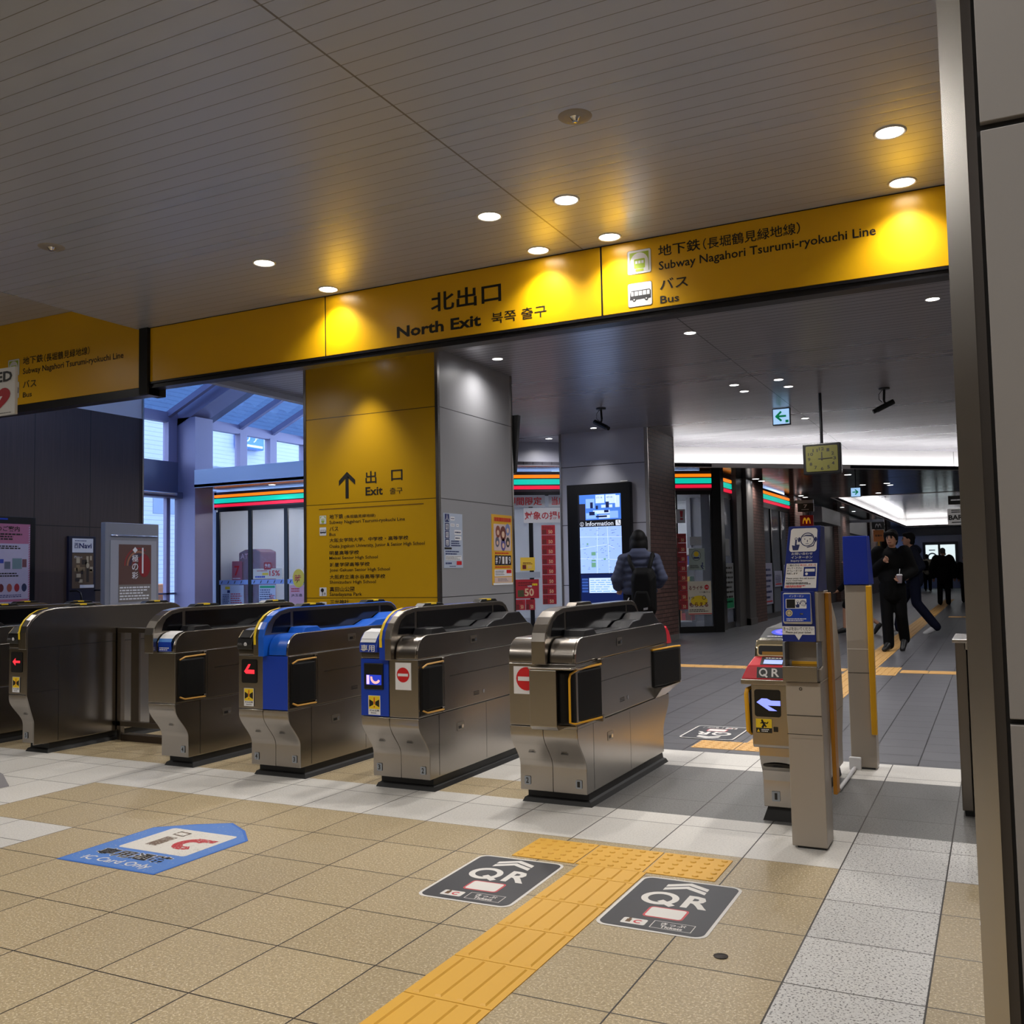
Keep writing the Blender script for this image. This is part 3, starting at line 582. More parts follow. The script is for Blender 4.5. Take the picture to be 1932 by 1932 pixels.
def card_reader(t, cx, x0, x1, body, top, lab, txt=None):
    pr = [(4.612, .80), (4.607, .83), (4.62, .875), (4.655, .91), (4.72, .926), (4.80, .926), (4.80, .89), (4.70, .885), (4.635, .83), (4.635, .80)]
    m = MB(); m.prism(pr, 'x', cx+x0, cx+x1, body); r = part(m, 'card_reader', t, lab, bevel=.004)
    rp = Pl((0, 4.6135, .868), (1, 0, 0), (0, .05, .035))
    m = MB()
    if txt:
        m.add([(cx+x0+.01, 4.606, .858), (cx+x1-.01, 4.606, .858), (cx+x1-.01, 4.62, .878), (cx+x0+.01, 4.62, .878)], [(0, 1, 2, 3)], top)
        m.add([(cx+x0+.01, 4.6185, .879), (cx+x1-.01, 4.6185, .879), (cx+x1-.01, 4.652, .914), (cx+x0+.01, 4.652, .914)], [(0, 1, 2, 3)], top)
        m.add([(cx+x0+.01, 4.652, .915), (cx+x1-.01, 4.652, .915), (cx+x1-.01, 4.72, .931), (cx+x0+.01, 4.72, .931)], [(0, 1, 2, 3)], top)
        pw = Pl((0, 4.6075, 0), (1, 0, 0), (0, 0, 1)); m.text(pw, txt, cx+x0+.015, .805, cx+x1-.015, .845, M_WHT, .003, .01)
        part(m, 'reader_face', r, 'white touch face with lettering')
    else:
        w = x1-x0
        for k, (mt, i) in enumerate(((mat('cream_outline', '#d8c59a', .4), .012), (M_BLACK, .018))):
            m.add([(cx+x0+i, 4.6155-.001*k-.004, .873), (cx+x1-i, 4.6155-.001*k-.004, .873), (cx+x1-i, 4.652-.001*k, .916+.001*k), (cx+x0+i, 4.652-.001*k, .916+.001*k)], [(0, 1, 2, 3)], mt)
        pw = Pl((0, 4.6065, 0), (1, 0, 0), (0, 0, 1)); m.ring(pw, cx+x0+w*.6, .832, .006, .012, M_WHT, .003, -60, 240); m.rect(pw, cx+x0+w*.58, .822, cx+x0+w*.62, .84, M_WHT, .003); m.lines(pw, cx+x0+.012, .825, cx+x0+w*.42, .84, 2, mat('grey_print'), .003, seg=3)
        part(m, 'reader_face', r, 'touch face outlined in cream')
def lock(t, pl, a, b, s=1.):
    m = MB(); m.rrect(pl, a-.028*s, b-.016*s, a+.028*s, b+.016*s, .006, mat('lock_plate', '#a39c92', .35, 1), .0015); m.rect(pl, a-.018*s, b-.009*s, a+.006*s, b+.002*s, M_BLACK, .0025); m.disc(pl, a+.016*s, b-.002*s, .008*s, M_CHROME, .003); part(m, 'lock', t)
def gate(label, cx, left=True, right=True, kind='', nl='', nr='', far=False):
    t = thing('ticket_gate', label, 'ticket gate', (cx, 5.4, 0), 'steel ticket gates')
    h0 = -.195 if left else -.045; h1 = .195 if right else .03
    # plinth
    m = MB(); m.loft([[(cx+h0-.005, 4.775, 0), (cx+h1+.012, 4.775, 0), (cx+h1+.012, 6.10, 0), (cx+h0-.005, 6.10, 0)], [(cx+h0+.005, 4.785, .022), (cx+h1, 4.785, .022), (cx+h1, 6.09, .022), (cx+h0+.005, 6.09, .022)],
                      [(cx+h0+.02, 4.80, .03), (cx+h1-.012, 4.80, .03), (cx+h1-.012, 6.07, .03), (cx+h0+.02, 6.07, .03)], [(cx+h0+.02, 4.80, .071), (cx+h1-.012, 4.80, .071), (cx+h1-.012, 6.05, .071), (cx+h0+.02, 6.05, .071)]], M_RUB); part(m, 'plinth', t)
    spans = ([(h0, -.0015)] if left else [(h0, -.0015)]) + [(.0, h1)] if (left and right) else [(h0, h1)]
    for a, b in spans:
        m = MB(); m.prism(gate_profile_low(), 'x', cx+a, cx+b, M_STEEL, True); lc = part(m, 'lower_cabinet', t, bevel=.004)
    for a, b in spans:
        m = MB(); m.prism([(GY, .4355), (GY, .7625), (6.18, .7625), (6.18, .4355)], 'x', cx+a, cx+b, M_STEEL); part(m, 'upper_cabinet', t, bevel=.003)
    blueR = kind == 'C'; 
    if left:
        m = MB(); m.prism(cheek_profile(.765), 'x', cx+h0, cx-.044, M_STEEL, True); part(m, 'cheek', t, bevel=.004)
    if right:
        m = MB(); m.prism(cheek_profile(.765), 'x', cx+.046, cx+.182, M_BLUE if blueR else M_STEEL, True); part(m, 'cheek', t, 'blue plastic cheek' if blueR else None, bevel=.004)
        m = MB(); m.prism(cheek_profile(.765, .897), 'x', cx+.182, cx+.195, M_STEEL); part(m, 'side_plate', t, bevel=.003)
        tp = [(4.80, .89), (4.83, .928), (4.95, .93), (4.99, .902), (5.5, .902), (5.6, .935), (5.72, .94), (5.8, .975), (5.98, .975), (6.12, .89)]
        m = MB(); m.prism(tp, 'x', cx+.05, cx+.172, M_BLUE if blueR else mat('black_tray_plastic', '#1c1c1f', .3)); part(m, 'ticket_tray', t, bevel=.005)
    # arch
    a0, a1 = (-.04, .04)
    m = MB()
    if kind in 'BC' and kind: 
        m.prism(arch_profile(), 'x', cx+a0, cx+.0, M_STEEL if kind == 'C' else M_BLUED); m.prism(arch_profile(), 'x', cx, cx+a1, M_BLUE if kind == 'C' else M_STEEL)
    else: m.prism(arch_profile(), 'x', cx+a0, cx+a1, M_STEEL)
    ar = part(m, 'arch', t, bevel=.003)
    if right:
        m = MB(); X = cx+a1+.0015
        m.prism([(6.12, .9), (6.085, .93), (6.065, .975), (6.03, 1.013), (5.985, 1.038), (5.93, 1.045), (4.9, 1.045), (4.82, 1.042), (4.74, 1.028), (4.68, 1.0), (4.637, .965), (4.61, .92), (4.6, .89)], 'x', cx+a1, X, M_STEELD)
        part(m, 'arch_side', ar)
        m = MB()
        m.prism([(4.66, .9), (4.675, .945), (4.70, .98), (4.75, 1.008), (4.84, 1.022), (4.84, .9)], 'x', X, X+.002, M_SMOKE); m.prism([(4.868, .9), (4.868, 1.024), (5.82, 1.024), (5.82, .9)], 'x', X, X+.002, M_SMOKE)
        m.prism([(5.845, .9), (5.845, 1.024), (5.93, 1.022), (5.985, 1.012), (6.025, .985), (6.05, .94), (6.055, .9)], 'x', X, X+.002, M_SMOKE); part(m, 'side_window', ar, 'smoked glass side window')
    # sensors on top
    for yy in ((5.16,) if kind == 'A' else (5.08, 5.8)):
        m = MB(); m.prism([(yy-.13, 1.05), (yy-.1, 1.068), (yy+.1, 1.068), (yy+.13, 1.05)], 'x', cx-.028, cx+.03, M_STEEL if kind == 'A' else M_BLACK); s = part(m, 'sensor', t, bevel=.003)
        if kind != 'A':
            m = MB(); m.box(cx-.029, cx+.0315, yy-.03, yy+.03, 1.06, 1.0705, M_YSTK); part(m, 'sensor_label', s, 'yellow label')
    if right:
        SD = Pl((cx+.195, 0, 0), (0, 1, 0), (0, 0, 1))
        lock(t, SD, 5.28, .835, 1.5); lock(t, SD, 5.1, .325, 1.5)
        m = MB()
        for z in (.488, .497, .506): m.rect(SD, 5.27, z, 5.34, z+.004, M_BLACK, .001)
        m.disc(SD, 5.40, .5, .012, M_CHROME, .0015); part(m, 'vent', t)
        m = MB()
        m.rect(SD, 4.98, .636, 5.84, .639, M_BLACK, .0008); m.rect(SD, 4.915, .44, 4.918, .75, M_BLACK, .0008); m.rect(SD, 4.85, .08, 4.853, .43, M_BLACK, .0008); m.rect(SD, 5.43, .08, 5.432, .43, M_BLACK, .0008); part(m, 'panel_seams', t)
        if kind == 'A':
            m = MB(); m.prism([(4.53, .45), (4.55, .43), (4.66, .43), (4.93, .438), (4.93, .74), (4.53, .74)], 'x', cx-.028, cx+.125, M_STEEL); m.box(cx+.1, cx+.2, 4.62, 4.95, .43, .448, M_STEEL); m.box(cx-.034, cx+.21, 4.525, 4.63, .742, .752, M_STEEL); m.box(cx+.12, cx+.205, 4.62, 4.95, .735, .752, M_STEEL); part(m, 'flap_housing', t, bevel=.004)
            m = MB(); m.prism([(cx+.12, 4.56), (cx+.15, 4.555), (cx+.19, 4.60), (cx+.222, 4.93), (cx+.12, 4.93)], 'z', .458, .728, M_FLAP); f = part(m, 'flap', t, 'black padded flap', bevel=.012)
            m = MB(); pts = [(cx+.218, 4.93, .738), (cx+.195, 4.66, .735), (cx+.182, 4.585, .715), (cx+.18, 4.575, .69), (cx+.18, 4.575, .47), (cx+.19, 4.62, .458), (cx+.218, 4.92, .452)]; m.tube(pts, .006, M_YEDGE, 8); part(m, 'edge_strip', f, 'yellow edge strip')
            for z in (.745, .44): m = MB(); m.box(cx+.195, cx+.225, 4.925, 4.95, z-.012, z+.022, M_STEEL); part(m, 'hinge', t, bevel=.003)
            m = MB(); m.prism([(cx+.15, 5.86), (cx+.205, 5.86), (cx+.262, 6.22), (cx+.25, 6.3), (cx+.15, 6.3)], 'z', .50, .735, M_FLAP); f = part(m, 'flap', t, 'black flap at the far end', bevel=.012)
            m = MB(); m.tube([(cx+.2, 5.86, .737), (cx+.25, 6.15, .74), (cx+.255, 6.27, .735)], .006, M_YEDGE, 8); part(m, 'edge_strip', f, 'yellow edge strip')
            m = MB(); m.loft([[(cx+.1, 5.9, .43), (cx+.2, 5.9, .43), (cx+.2, 6.1, .43), (cx+.1, 6.1, .43)], [(cx+.1, 5.88, .5), (cx+.255, 5.88, .5), (cx+.255, 6.3, .5), (cx+.1, 6.3, .5)]], M_STEEL); part(m, 'flap_bracket', t, bevel=.004)
            m = MB(); m.prism([(6.15, .86), (6.19, .872), (6.25, .83), (6.30, .75), (6.15, .75)], 'x', cx+.06, cx+.192, M_REDP); part(m, 'card_reader', t, 'red reader hood at the far end', bevel=.008)
        else:
            m = MB(); m.box(cx+.193, cx+.1965, 4.645, 4.90, .447, .752, mat('flap_recess', '#2c2824', .4, .6)); part(m, 'flap_recess', t)
            m = MB(); m.prism([(cx+.185, 4.652), (cx+.205, 4.652), (cx+.212, 4.72), (cx+.212, 4.875), (cx+.185, 4.875)], 'z', .468, .718, M_FLAP); f = part(m, 'flap', t, 'black flap', bevel=.01)
            for z, e in ((.735, -1), (.455, 1)): m = MB(); m.tube([(cx+.205, 4.66, z+.02*e), (cx+.212, 4.70, z+.003*e), (cx+.212, 4.88, z)], .0055, M_TANEDGE, 8); part(m, 'edge_bar', f, 'tan edge bar')
            for z in (.742, .455): m = MB(); m.box(cx+.195, cx+.215, 4.87, 4.89, z-.015, z+.015, M_STEEL); part(m, 'hinge', t, bevel=.003)
    # fronts
    if kind == 'A': no_entry(t, cx-.165, .6, cx-.01, .745)
    if kind == 'B':
        m = MB(); m.box(cx-.193, cx-.002, GY-.003, GY, .437, .762, M_BLUED); part(m, 'front_panel', t, 'blue front panel')
        no_entry(t, cx+.045, .592, cx+.15, .745); card_reader(t, cx, -.192, -.066, M_BLUED, M_WHT, 'blue card reader marked for IC only', '専用')
        m = MB(); m.box(cx-.168, cx-.036, GY-.012, GY, .588, .738, M_BLACK); sc = part(m, 'display', t, 'black display box with IC mark', bevel=.004)
        D = Pl((0, GY-.012, 0), (1, 0, 0), (0, 0, 1)); m = MB(); m.rect(D, cx-.15, .615, cx-.045, .672, M_DISPB, .001); m.rect(D, cx-.147, .618, cx-.128, .67, mat('lilac_led', '#e0c8f0', .5, emit=.9, ecol='#d8b8e8'), .002); m.ring(D, cx-.085, .657, .022, .036, mat('pink_led', '#f0b0b8', .5, emit=.9, ecol='#f0b0a8'), .002, 170, 330); part(m, 'screen', sc)
        m = MB(); barrier_sticker(m, cx-.143, .443, cx-.06, .553); part(m, 'warning_sticker', t)
    if kind in ('C', 'E'):
        sx = cx+(.0 if kind == 'C' else .0)
        x0, x1 = (-.168, -.045)
        m = MB(); m.rrect(FP, cx+x0, .592, cx+x1, .738, .012, M_BLACK, .003); sc = part(m, 'display', t, 'black display with a red arrow')
        m = MB(); led_arrow(m, FP, cx+(x0+x1)/2, .668, .05, M_LEDR, .0045, kind == 'E'); part(m, 'led_arrow', sc)
        m = MB(); barrier_sticker(m, cx-.148, .45, cx-.07, .56); part(m, 'warning_sticker', t)
        card_reader(t, cx, -.19, -.068, M_BLACK, M_BLACK, 'black touch card reader')
    if kind == 'C': m = MB(); m.box(cx+.002, cx+.193, GY-.003, GY, .437, .762, M_BLUED); part(m, 'front_panel', t, 'blue front panel')
    if kind == 'D':
        m = MB(); P0 = [(4.628, .80), (4.628, .83), (4.64, .852), (4.668, .877), (4.70, .889), (4.735, .8955)]
        for i, mt in enumerate((M_BLUED, mat('sky_blue_print', '#3f7fd0', .4), M_WHT, M_WHT, M_WHT)):
            (ya, za), (yb, zb) = P0[i], P0[i+1]; m.add([(cx+.05, ya-.003, za+.002), (cx+.165, ya-.003, za+.002), (cx+.165, yb-.003, zb+.003), (cx+.05, yb-.003, zb+.003)], [(0, 1, 2, 3)], mt)
        m.rect(FP, cx+.05, .772, cx+.165, .802, M_BLUED, .003); m.lines(FP, cx+.06, .776, cx+.155, .8, 2, M_WHT, .0045, seg=5); part(m, 'notice_sticker', t, 'blue and white notice sticker')
    if kind in ('B', 'C', 'E'):
        m = MB(); pr = arch_profile()[0:7]; off = -.028 if kind != 'E' else -.03
        for (ya, za), (yb, zb) in zip([(4.59, .83)]+pr[1:], pr[1:]): m.add([(cx+off-.008, ya-.0025, za+.0015), (cx+off+.01, ya-.0025, za+.0015), (cx+off+.01, yb-.0025, zb+.0015), (cx+off-.008, yb-.0025, zb+.0015)], [(0, 1, 2, 3)], M_YSTK)
        part(m, 'caution_strip', ar, 'yellow caution strip')
    # lane numbers and slots
    LP = Pl((0, 4.744, 0), (1, 0, 0), (0, 0, 1)); tl = mat('number_plate', '#8a8f95', .4)
    for s, a in ((nl, -.15), (nr, .15)):
        if s:
            m = MB(); m.rrect(LP, cx+a-.018, .1, cx+a+.018, .145, .006, tl, .003); m.text(LP, s, cx+a-.009, .108, cx+a+.007, .138, M_INK, .0045, .02); part(m, 'number_plate', t)
    for a in ([-.1] if left else [])+([.09] if right else []):
        m = MB(); sp = Pl((0, 4.70, .288), (1, 0, 0), (0, -.04, .04))
        for k in range(3): m.rect(sp, cx+a-.022+.003*k, -.006+.006*k, cx+a+.022-.003*k, -.003+.006*k, M_BLACK, .0055)
        part(m, 'floor_sensor', t)
    return t
gate('steel ticket gate numbered 2 and 1, with a boxed flap housing', -2.165, kind='A', nl='2', nr='1')
gate('ticket gate numbered 3 and 2 with a blue IC-only left front', -3.13, kind='B', nl='3', nr='2')
gate('ticket gate numbered 4 and 3 with blue right half and red arrow', -4.06, kind='C', nl='4', nr='3')
gate('narrow ticket gate numbered 4 beside the steel fence', -4.99, left=False, kind='D', nr='4')
gE = gate('ticket gate numbered 5 with a plain polished side, left of the fence', -6.24, right=False, kind='E', nl='5')
cx = -6.24; m = MB(); m.prism([(4.66, .075), (4.66, .24), (4.63, .33), (4.60, .43), (4.6, .9), (4.64, .965), (4.69, 1.005), (4.745, 1.03), (4.83, 1.045), (5.93, 1.045), (6.0, 1.03), (6.05, .99), (6.09, .92), (6.12, .86), (6.12, .075)], 'x', cx+.03, cx+.042, M_STEELV)
part(m, 'side_cover', gE, 'polished steel side cover', bevel=.003)
SD = Pl((cx+.042, 0, 0), (0, 1, 0), (0, 0, 1)); m = MB(); m.rect(SD, 4.62, .765, 6.1, .769, M_BLACK, .0008); m.rect(SD, 4.86, .08, 4.863, .765, M_BLACK, .0008); m.rect(SD, 4.66, .45, 4.86, .453, M_BLACK, .0008); part(m, 'panel_seams', gE)
gate('ticket gate at the left edge, behind the gate numbered 5', -7.15)
gate('leftmost ticket gate, only its far arch end visible', -7.85)

# QR half gate beside the intercom post
t = thing('ticket_gate', 'narrow QR ticket gate with red hood beside the intercom post', 'ticket gate', (-.93, 5.5, 0), 'steel ticket gates')
X0, X1 = -1.095, -.882
m = MB(); m.loft([[(X0+.01, 4.87, 0), (X1, 4.87, 0), (X1, 6.1, 0), (X0+.01, 6.1, 0)], [(X0+.035, 4.885, .07), (X1-.01, 4.885, .07), (X1-.01, 6.08, .07), (X0+.035, 6.08, .07)]], M_RUB); part(m, 'plinth', t)
def shift(pts, dy): return [(a+dy, b) for a, b in pts]
m = MB(); m.prism([(4.86, .07), (4.855, .2), (4.84, .25), (4.81, .29), (4.79, .33), (4.785, .385), (6.18, .385), (6.17, .33), (6.13, .27), (6.1, .2), (6.1, .07)], 'x', X0+.02, X1, M_STEEL); part(m, 'lower_cabinet', t, bevel=.004)
m = MB(); m.prism([(4.76, .375), (4.75, .39), (4.75, .68), (5.2, .72), (5.2, .88), (6.0, .88), (6.1, .84), (6.17, .74), (6.2, .6), (6.19, .39)], 'x', X0, X1, M_STEEL); part(m, 'upper_cabinet', t, bevel=.004)
m = MB(); m.box(X0-.045, -.885, 4.73, 5.2, .68, .705, M_STEEL); part(m, 'ledge', t, bevel=.003)
m = MB(); m.loft([[(X0-.043, 4.735, .705), (-.885, 4.735, .705), (-.885, 5.1, .705), (X0-.043, 5.1, .705)], [(X0-.014, 4.755, .77), (-.89, 4.755, .77), (-.89, 5.1, .77), (X0-.014, 5.1, .77)], [(X0+.006, 4.82, .808), (-.9, 4.82, .808), (-.9, 5.1, .808), (X0+.006, 5.1, .808)]], M_REDP); h = part(m, 'reader_hood', t, 'red plastic reader hood', bevel=.005)
RP = Pl((0, 4.735, .705), (1, 0, 0), (0, .02, .065))
m = MB(); m.rect(RP, -1.063, .007, -.938, .06, M_BLACK, .002); m.ring(RP, -1.032, .035, .013, .02, M_WHT, .003); m.stroke(RP, [(-1.028, .024), (-1.014, .013)], .008, M_WHT, .0031); m.text(RP, 'R', -.992, .014, -.955, .055, M_WHT, .003, .02); part(m, 'lettering', h, 'white QR letters on black')
R2 = Pl((0, 4.755, .77), (1, 0, 0), (0, .065, .038))
m = MB(); m.rect(R2, -1.05, .006, -.93, .07, M_BLACK, .002); m.rect(R2, -1.035, .012, -.945, .046, mat('lilac_screen', '#9fb0f0', .3, emit=.75, ecol='#94a8f0'), .003); m.lines(R2, -1.03, .053, -.94, .066, 1, M_WHT, .003, seg=5); part(m, 'screen', h, 'lilac lit screen')
m = MB(); m.prism([(4.825, .79), (4.82, .81), (4.828, .855), (4.86, .885), (4.93, .892), (5.2, .892), (5.2, .79)], 'x', -1.088, -.886, mat('gold_chrome', '#cfc4a4', .15, 1)); sl = part(m, 'ticket_slot', t, 'chrome ticket slot hood', bevel=.008)
R3 = Pl((0, 4.8205, .812), (1, 0, 0), (0, .009, .047)); m = MB(); m.rrect(R3, -1.075, -.002, -.9, .056, .014, mat('cream_outline'), .004); m.rrect(R3, -1.068, .004, -.907, .05, .011, M_BLACK, .0048); m.rect(R3, -1.05, .005, -.925, .02, mat('amber_print', '#a87a1e', .5), .0054); part(m, 'slot_mouth', sl, 'black mouth outlined in cream')
m = MB(); m.prism([(4.93, .892), (5.11, .932), (6.0, .95), (6.0, .88), (4.93, .85)], 'x', -1.086, -.884, M_BLACK); cr = part(m, 'card_reader', t, 'sloped black card reader', bevel=.003)
R4 = Pl((0, 4.93, .892), (1, 0, 0), (0, .18, .04)); m = MB(); m.disc(R4, -.97, .105, .075, M_DISPB, .002, .065); m.ring(R4, -.97, .105, .03, .055, mat('violet_led', '#6a5cff', .4, emit=1., ecol='#4a44f0'), .003, asp=.86); m.lines(R4, -1.05, .012, -.9, .03, 1, M_WHT, .003); part(m, 'touch_light', cr, 'glowing blue touch ring')
Q = Pl((0, 4.75, 0), (1, 0, 0), (0, 0, 1))
m = MB(); m.rrect(Q, -1.08, .525, -.955, .655, .012, M_BLACK, .003); sc = part(m, 'display', t, 'black display with a lilac arrow')
m = MB(); m.poly(Q, [(-1.07, .594), (-1.03, .58), (-.956, .58), (-.956, .604), (-1.0, .604), (-1.02, .613), (-1.045, .613)], M_LEDB, .0045); m.poly(Q, [(-1.07, .594), (-1.01, .555), (-.972, .555), (-1.02, .5815)], M_LEDB, .0046); part(m, 'led_arrow', sc)
m = MB(); m.rect(Q, -1.076, .448, -1.0, .515, M_WHT, .003); m.rect(Q, -1.076, .472, -1.0, .515, M_YSTK, .0036); m.rect(Q, -1.076, .448, -1.0, .4715, M_INK, .0037)
m.disc(Q, -1.046, .507, .005, M_INK, .0044); m.stroke(Q, [(-1.044, .501), (-1.036, .488), (-1.045, .475)], .01, M_INK, .0044); m.stroke(Q, [(-1.053, .494), (-1.04, .498), (-1.022, .494), (-1.018, .5)], .005, M_INK, .0045); m.stroke(Q, [(-1.036, .488), (-1.028, .478)], .007, M_INK, .0045)
m.poly(Q, [(-1.072, .452), (-1.058, .452), (-1.065, .466)], M_YSTK, .0044); m.lines(Q, -1.05, .452, -1.008, .468, 2, M_WHT, .0044, seg=5); m.rect(Q, -.993, .455, -.972, .478, M_BLACK, .003); part(m, 'warning_sticker', t, 'yellow warning sticker with a running figure')
m = MB(); m.prism([(X0-.018, 4.78), (X0-.01, 4.765), (X0+.01, 4.77), (X0+.01, 4.95), (X0-.018, 4.95)], 'z', .44, .65, M_FLAP); f = part(m, 'flap', t, 'black flap', bevel=.006)
m = MB(); m.tube([(X0-.012, 4.84, .655), (X0-.024, 4.77, .65), (X0-.027, 4.762, .63), (X0-.022, 4.765, .45), (X0-.014, 4.79, .437), (X0-.005, 4.85, .437)], .011, M_YEDGE, 8); part(m, 'edge_strip', f, 'yellow edge strip')
LP = Pl((0, 4.857, 0), (1, 0, 0), (0, 0, 1)); m = MB(); m.rrect(LP, -1.035, .1, -.995, .148, .004, mat('number_plate'), .003); m.text(LP, '1', -1.021, .108, -1.008, .14, M_INK, .0045, .02); part(m, 'number_plate', t)
m = MB(); sp = Pl((0, 4.82, .282), (1, 0, 0), (0, -.04, .04)); m.disc(sp, -.99, 0, .075, mat('dark_grey_recess', '#565049', .35, 1), .005, .02)
for k in range(3): m.rect(sp, -1.02+.004*k, -.008+.006*k, -.97-.003*k, -.004+.006*k, M_BLACK, .0062)
part(m, 'floor_sensor', t)
m = MB(); m.prism([(4.86, .07), (4.86, .42), (4.78, .43), (4.78, .75), (4.9, .8), (5.2, .85), (5.4, 1.03), (5.75, 1.05), (5.9, 1.03), (6.05, .92), (6.15, .72), (6.2, .45), (6.1, .2), (6.1, .07)], 'x', X1, X1+.012, M_BEIGE); sc = part(m, 'side_cover', t, 'beige painted side cover', bevel=.002)
SD = Pl((X1+.012, 0, 0), (0, 1, 0), (0, 0, 1)); m = MB(); m.rect(SD, 4.8, .58, 6.16, .584, M_BLACK, .0008); m.rect(SD, 4.8, .4, 6.15, .403, M_BLACK, .0008); part(m, 'panel_seams', sc)

# intercom post and its twin facing away
t = thing('intercom_post', 'beige intercom post with a blue operator sign, nearest the viewer', 'intercom post', (-.785, 4.55, 0))
m = MB(); m.prism([(4.455, 0), (4.455, .01), (4.61, .01), (4.61, 0)], 'x', -.845, -.72, M_BLACK); m.prism([(4.445, .01), (4.445, .5), (4.425, .585), (4.425, .735), (4.725, .735), (4.725, .5), (4.62, .42), (4.62, .01)], 'x', -.865, -.713, M_BEIGE)
m.prism([(4.45, .735), (4.45, .79), (4.52, .8), (4.52, .91), (4.44, .915), (4.44, 1.135), (4.725, 1.135), (4.725, .735)], 'x', -.868, -.713, M_BEIGE); part(m, 'body', t, bevel=.004)
FI = Pl((0, 4.4245, 0), (1, 0, 0), (0, 0, 1))
m = MB(); m.rect(FI, -.8645, .503, -.714, .506, M_BLACK, .001); m.rect(FI, -.8645, .586, -.714, .589, M_BLACK, .0012); m.rect(FI, -.8645, .734, -.714, .738, M_BLACK, .0013); m.ring(FI, -.80, .705, .004, .007, M_INK, .0015); part(m, 'panel_seams', t)
m = MB(); m.box(-.872, -.722, 4.40, 4.52, .738, .806, M_STEEL); m.box(-.872, -.862, 4.42, 4.52, .8, .91, mat('pale_metal', '#8d93a0', .35, .6)); m.box(-.726, -.718, 4.42, 4.52, .8, .91, mat('pale_metal')); m.box(-.85, -.73, 4.505, 4.515, .806, .82, M_YEDGE); part(m, 'ticket_tray', t, 'open steel ticket tray', bevel=.002)
m = MB(); m.prism([(4.425, .913), (4.425, 1.138), (4.44, 1.138), (4.44, .913)], 'x', -.872, -.726, M_NAVY if False else mat('navy_enamel', '#12287a', .3)); part(m, 'instruction_panel', t, 'navy instruction panel', bevel=.002)
m = MB(); m.loft([[(-.862, 4.40, 1.0), (-.737, 4.40, 1.0), (-.737, 4.425, .99), (-.862, 4.425, .99)], [(-.86, 4.408, 1.13), (-.74, 4.408, 1.13), (-.74, 4.425, 1.132), (-.86, 4.425, 1.132)]], M_WHITEP); ub = part(m, 'intercom_unit', t, 'intercom unit with a blue face', bevel=.006)
U = Pl((0, 4.3985, 1.0), (1, 0, 0), (0, .008, .13))
def operator(m, pl, a, b, r, mt, h):
    m.ring(pl, a, b, r*.88, r, mt, h); m.ring(pl, a, b, r*1.1, r*1.28, mt, h, 25, 155); m.disc(pl, a-r*1.18, b, r*.24, mt, h, r*.36); m.disc(pl, a+r*1.18, b, r*.24, mt, h, r*.36)
    m.stroke(pl, [(a-r*.85, b+r*.35), (a-r*.2, b+r*.6), (a+r*.5, b+r*.55), (a+r*.8, b+r*.3)], r*.14, mt, h); m.disc(pl, a-r*.35, b+r*.05, r*.1, mt, h); m.disc(pl, a+r*.35, b+r*.05, r*.1, mt, h)
    m.stroke(pl, [(a, b), (a-r*.08, b-r*.3), (a+r*.06, b-r*.3)], r*.09, mt, h); m.stroke(pl, [(a-r*.25, b-r*.5), (a, b-r*.58), (a+r*.25, b-r*.5)], r*.1, mt, h); m.stroke(pl, [(a+r*1.15, b-r*.3), (a+r*.9, b-r*.95), (a+r*.2, b-r*1.25)], r*.12, mt, h)
def hand_icon(m, pl, a, b, s, mt, h):
    m.poly(pl, [(a-s*.75, b), (a-s*.45, b-s), (a+s*.45, b-s), (a+s*.6, b+s*.05), (a-s*.15, b+s*.1), (a-s*.45, b-s*.15)], mt, h); m.rect(pl, a-s*.14, b, a+s*.14, b+s*.75, mt, h+.0001); m.ring(pl, a, b+s*.85, s*.28, s*.38, mt, h)
m = MB(); m.rect(U, -.857, .004, -.741, .126, M_BLUED, .002); m.rrect(U, -.847, .062, -.757, .105, .003, M_WHT, .0028); m.rect(U, -.844, .064, -.806, .103, M_BLACK, .0034); hand_icon(m, U, -.795, .08, .014, M_NAVY, .0034); operator(m, U, -.772, .085, .011, M_NAVY, .0034)
m.disc(U, -.833, .042, .015, mat('speaker_mesh', '#c8b890', .5), .0028)
for k in range(8): m.disc(U, -.833+.009*math.cos(k*.785), .042+.009*math.sin(k*.785), .0022, M_BLACK, .0034, n=8)
m.text(U, 'インターホン', -.832, .112, -.768, .122, M_WHT, .0028, .01); m.lines(U, -.845, .006, -.755, .02, 2, M_WHT, .0028); part(m, 'face_print', ub)
m = MB(); bt = U.pt(-.78, .042, 0); m.lathe([(.001, 0), (.009, 0), (.009, -.006), (.001, -.006)], (bt.x, bt.y, bt.z), M_CHROME, 16); o = part(m, 'call_button', ub, 'round chrome call button')
NP = Pl((0, 4.4245, 0), (1, 0, 0), (0, 0, 1)); m = MB(); m.rect(NP, -.87, .945, -.73, .982, M_WHT, .0018); m.poly(NP, [(-.816, .945), (-.8, .92), (-.784, .945)], M_WHT, .0019); m.text(NP, 'きっぷをおいてください', -.865, .963, -.735, .979, M_INK, .0026, .01); m.text(NP, 'Please put your ticket', -.855, .948, -.745, .96, M_INK, .0026, .015); part(m, 'ticket_notice', t, 'white ticket notice arrow')
m = MB(); m.loft([[(-.868, 4.44, 1.136), (-.713, 4.44, 1.136), (-.70, 4.62, 1.136), (-.868, 4.62, 1.136)], [(-.832, 4.455, 1.43), (-.692, 4.455, 1.43), (-.69, 4.55, 1.43), (-.832, 4.55, 1.43)]], mat('navy_enamel')); sb = part(m, 'sign_board', t, 'tall navy operator sign', bevel=.003)
def skew(pl_a, b): pass
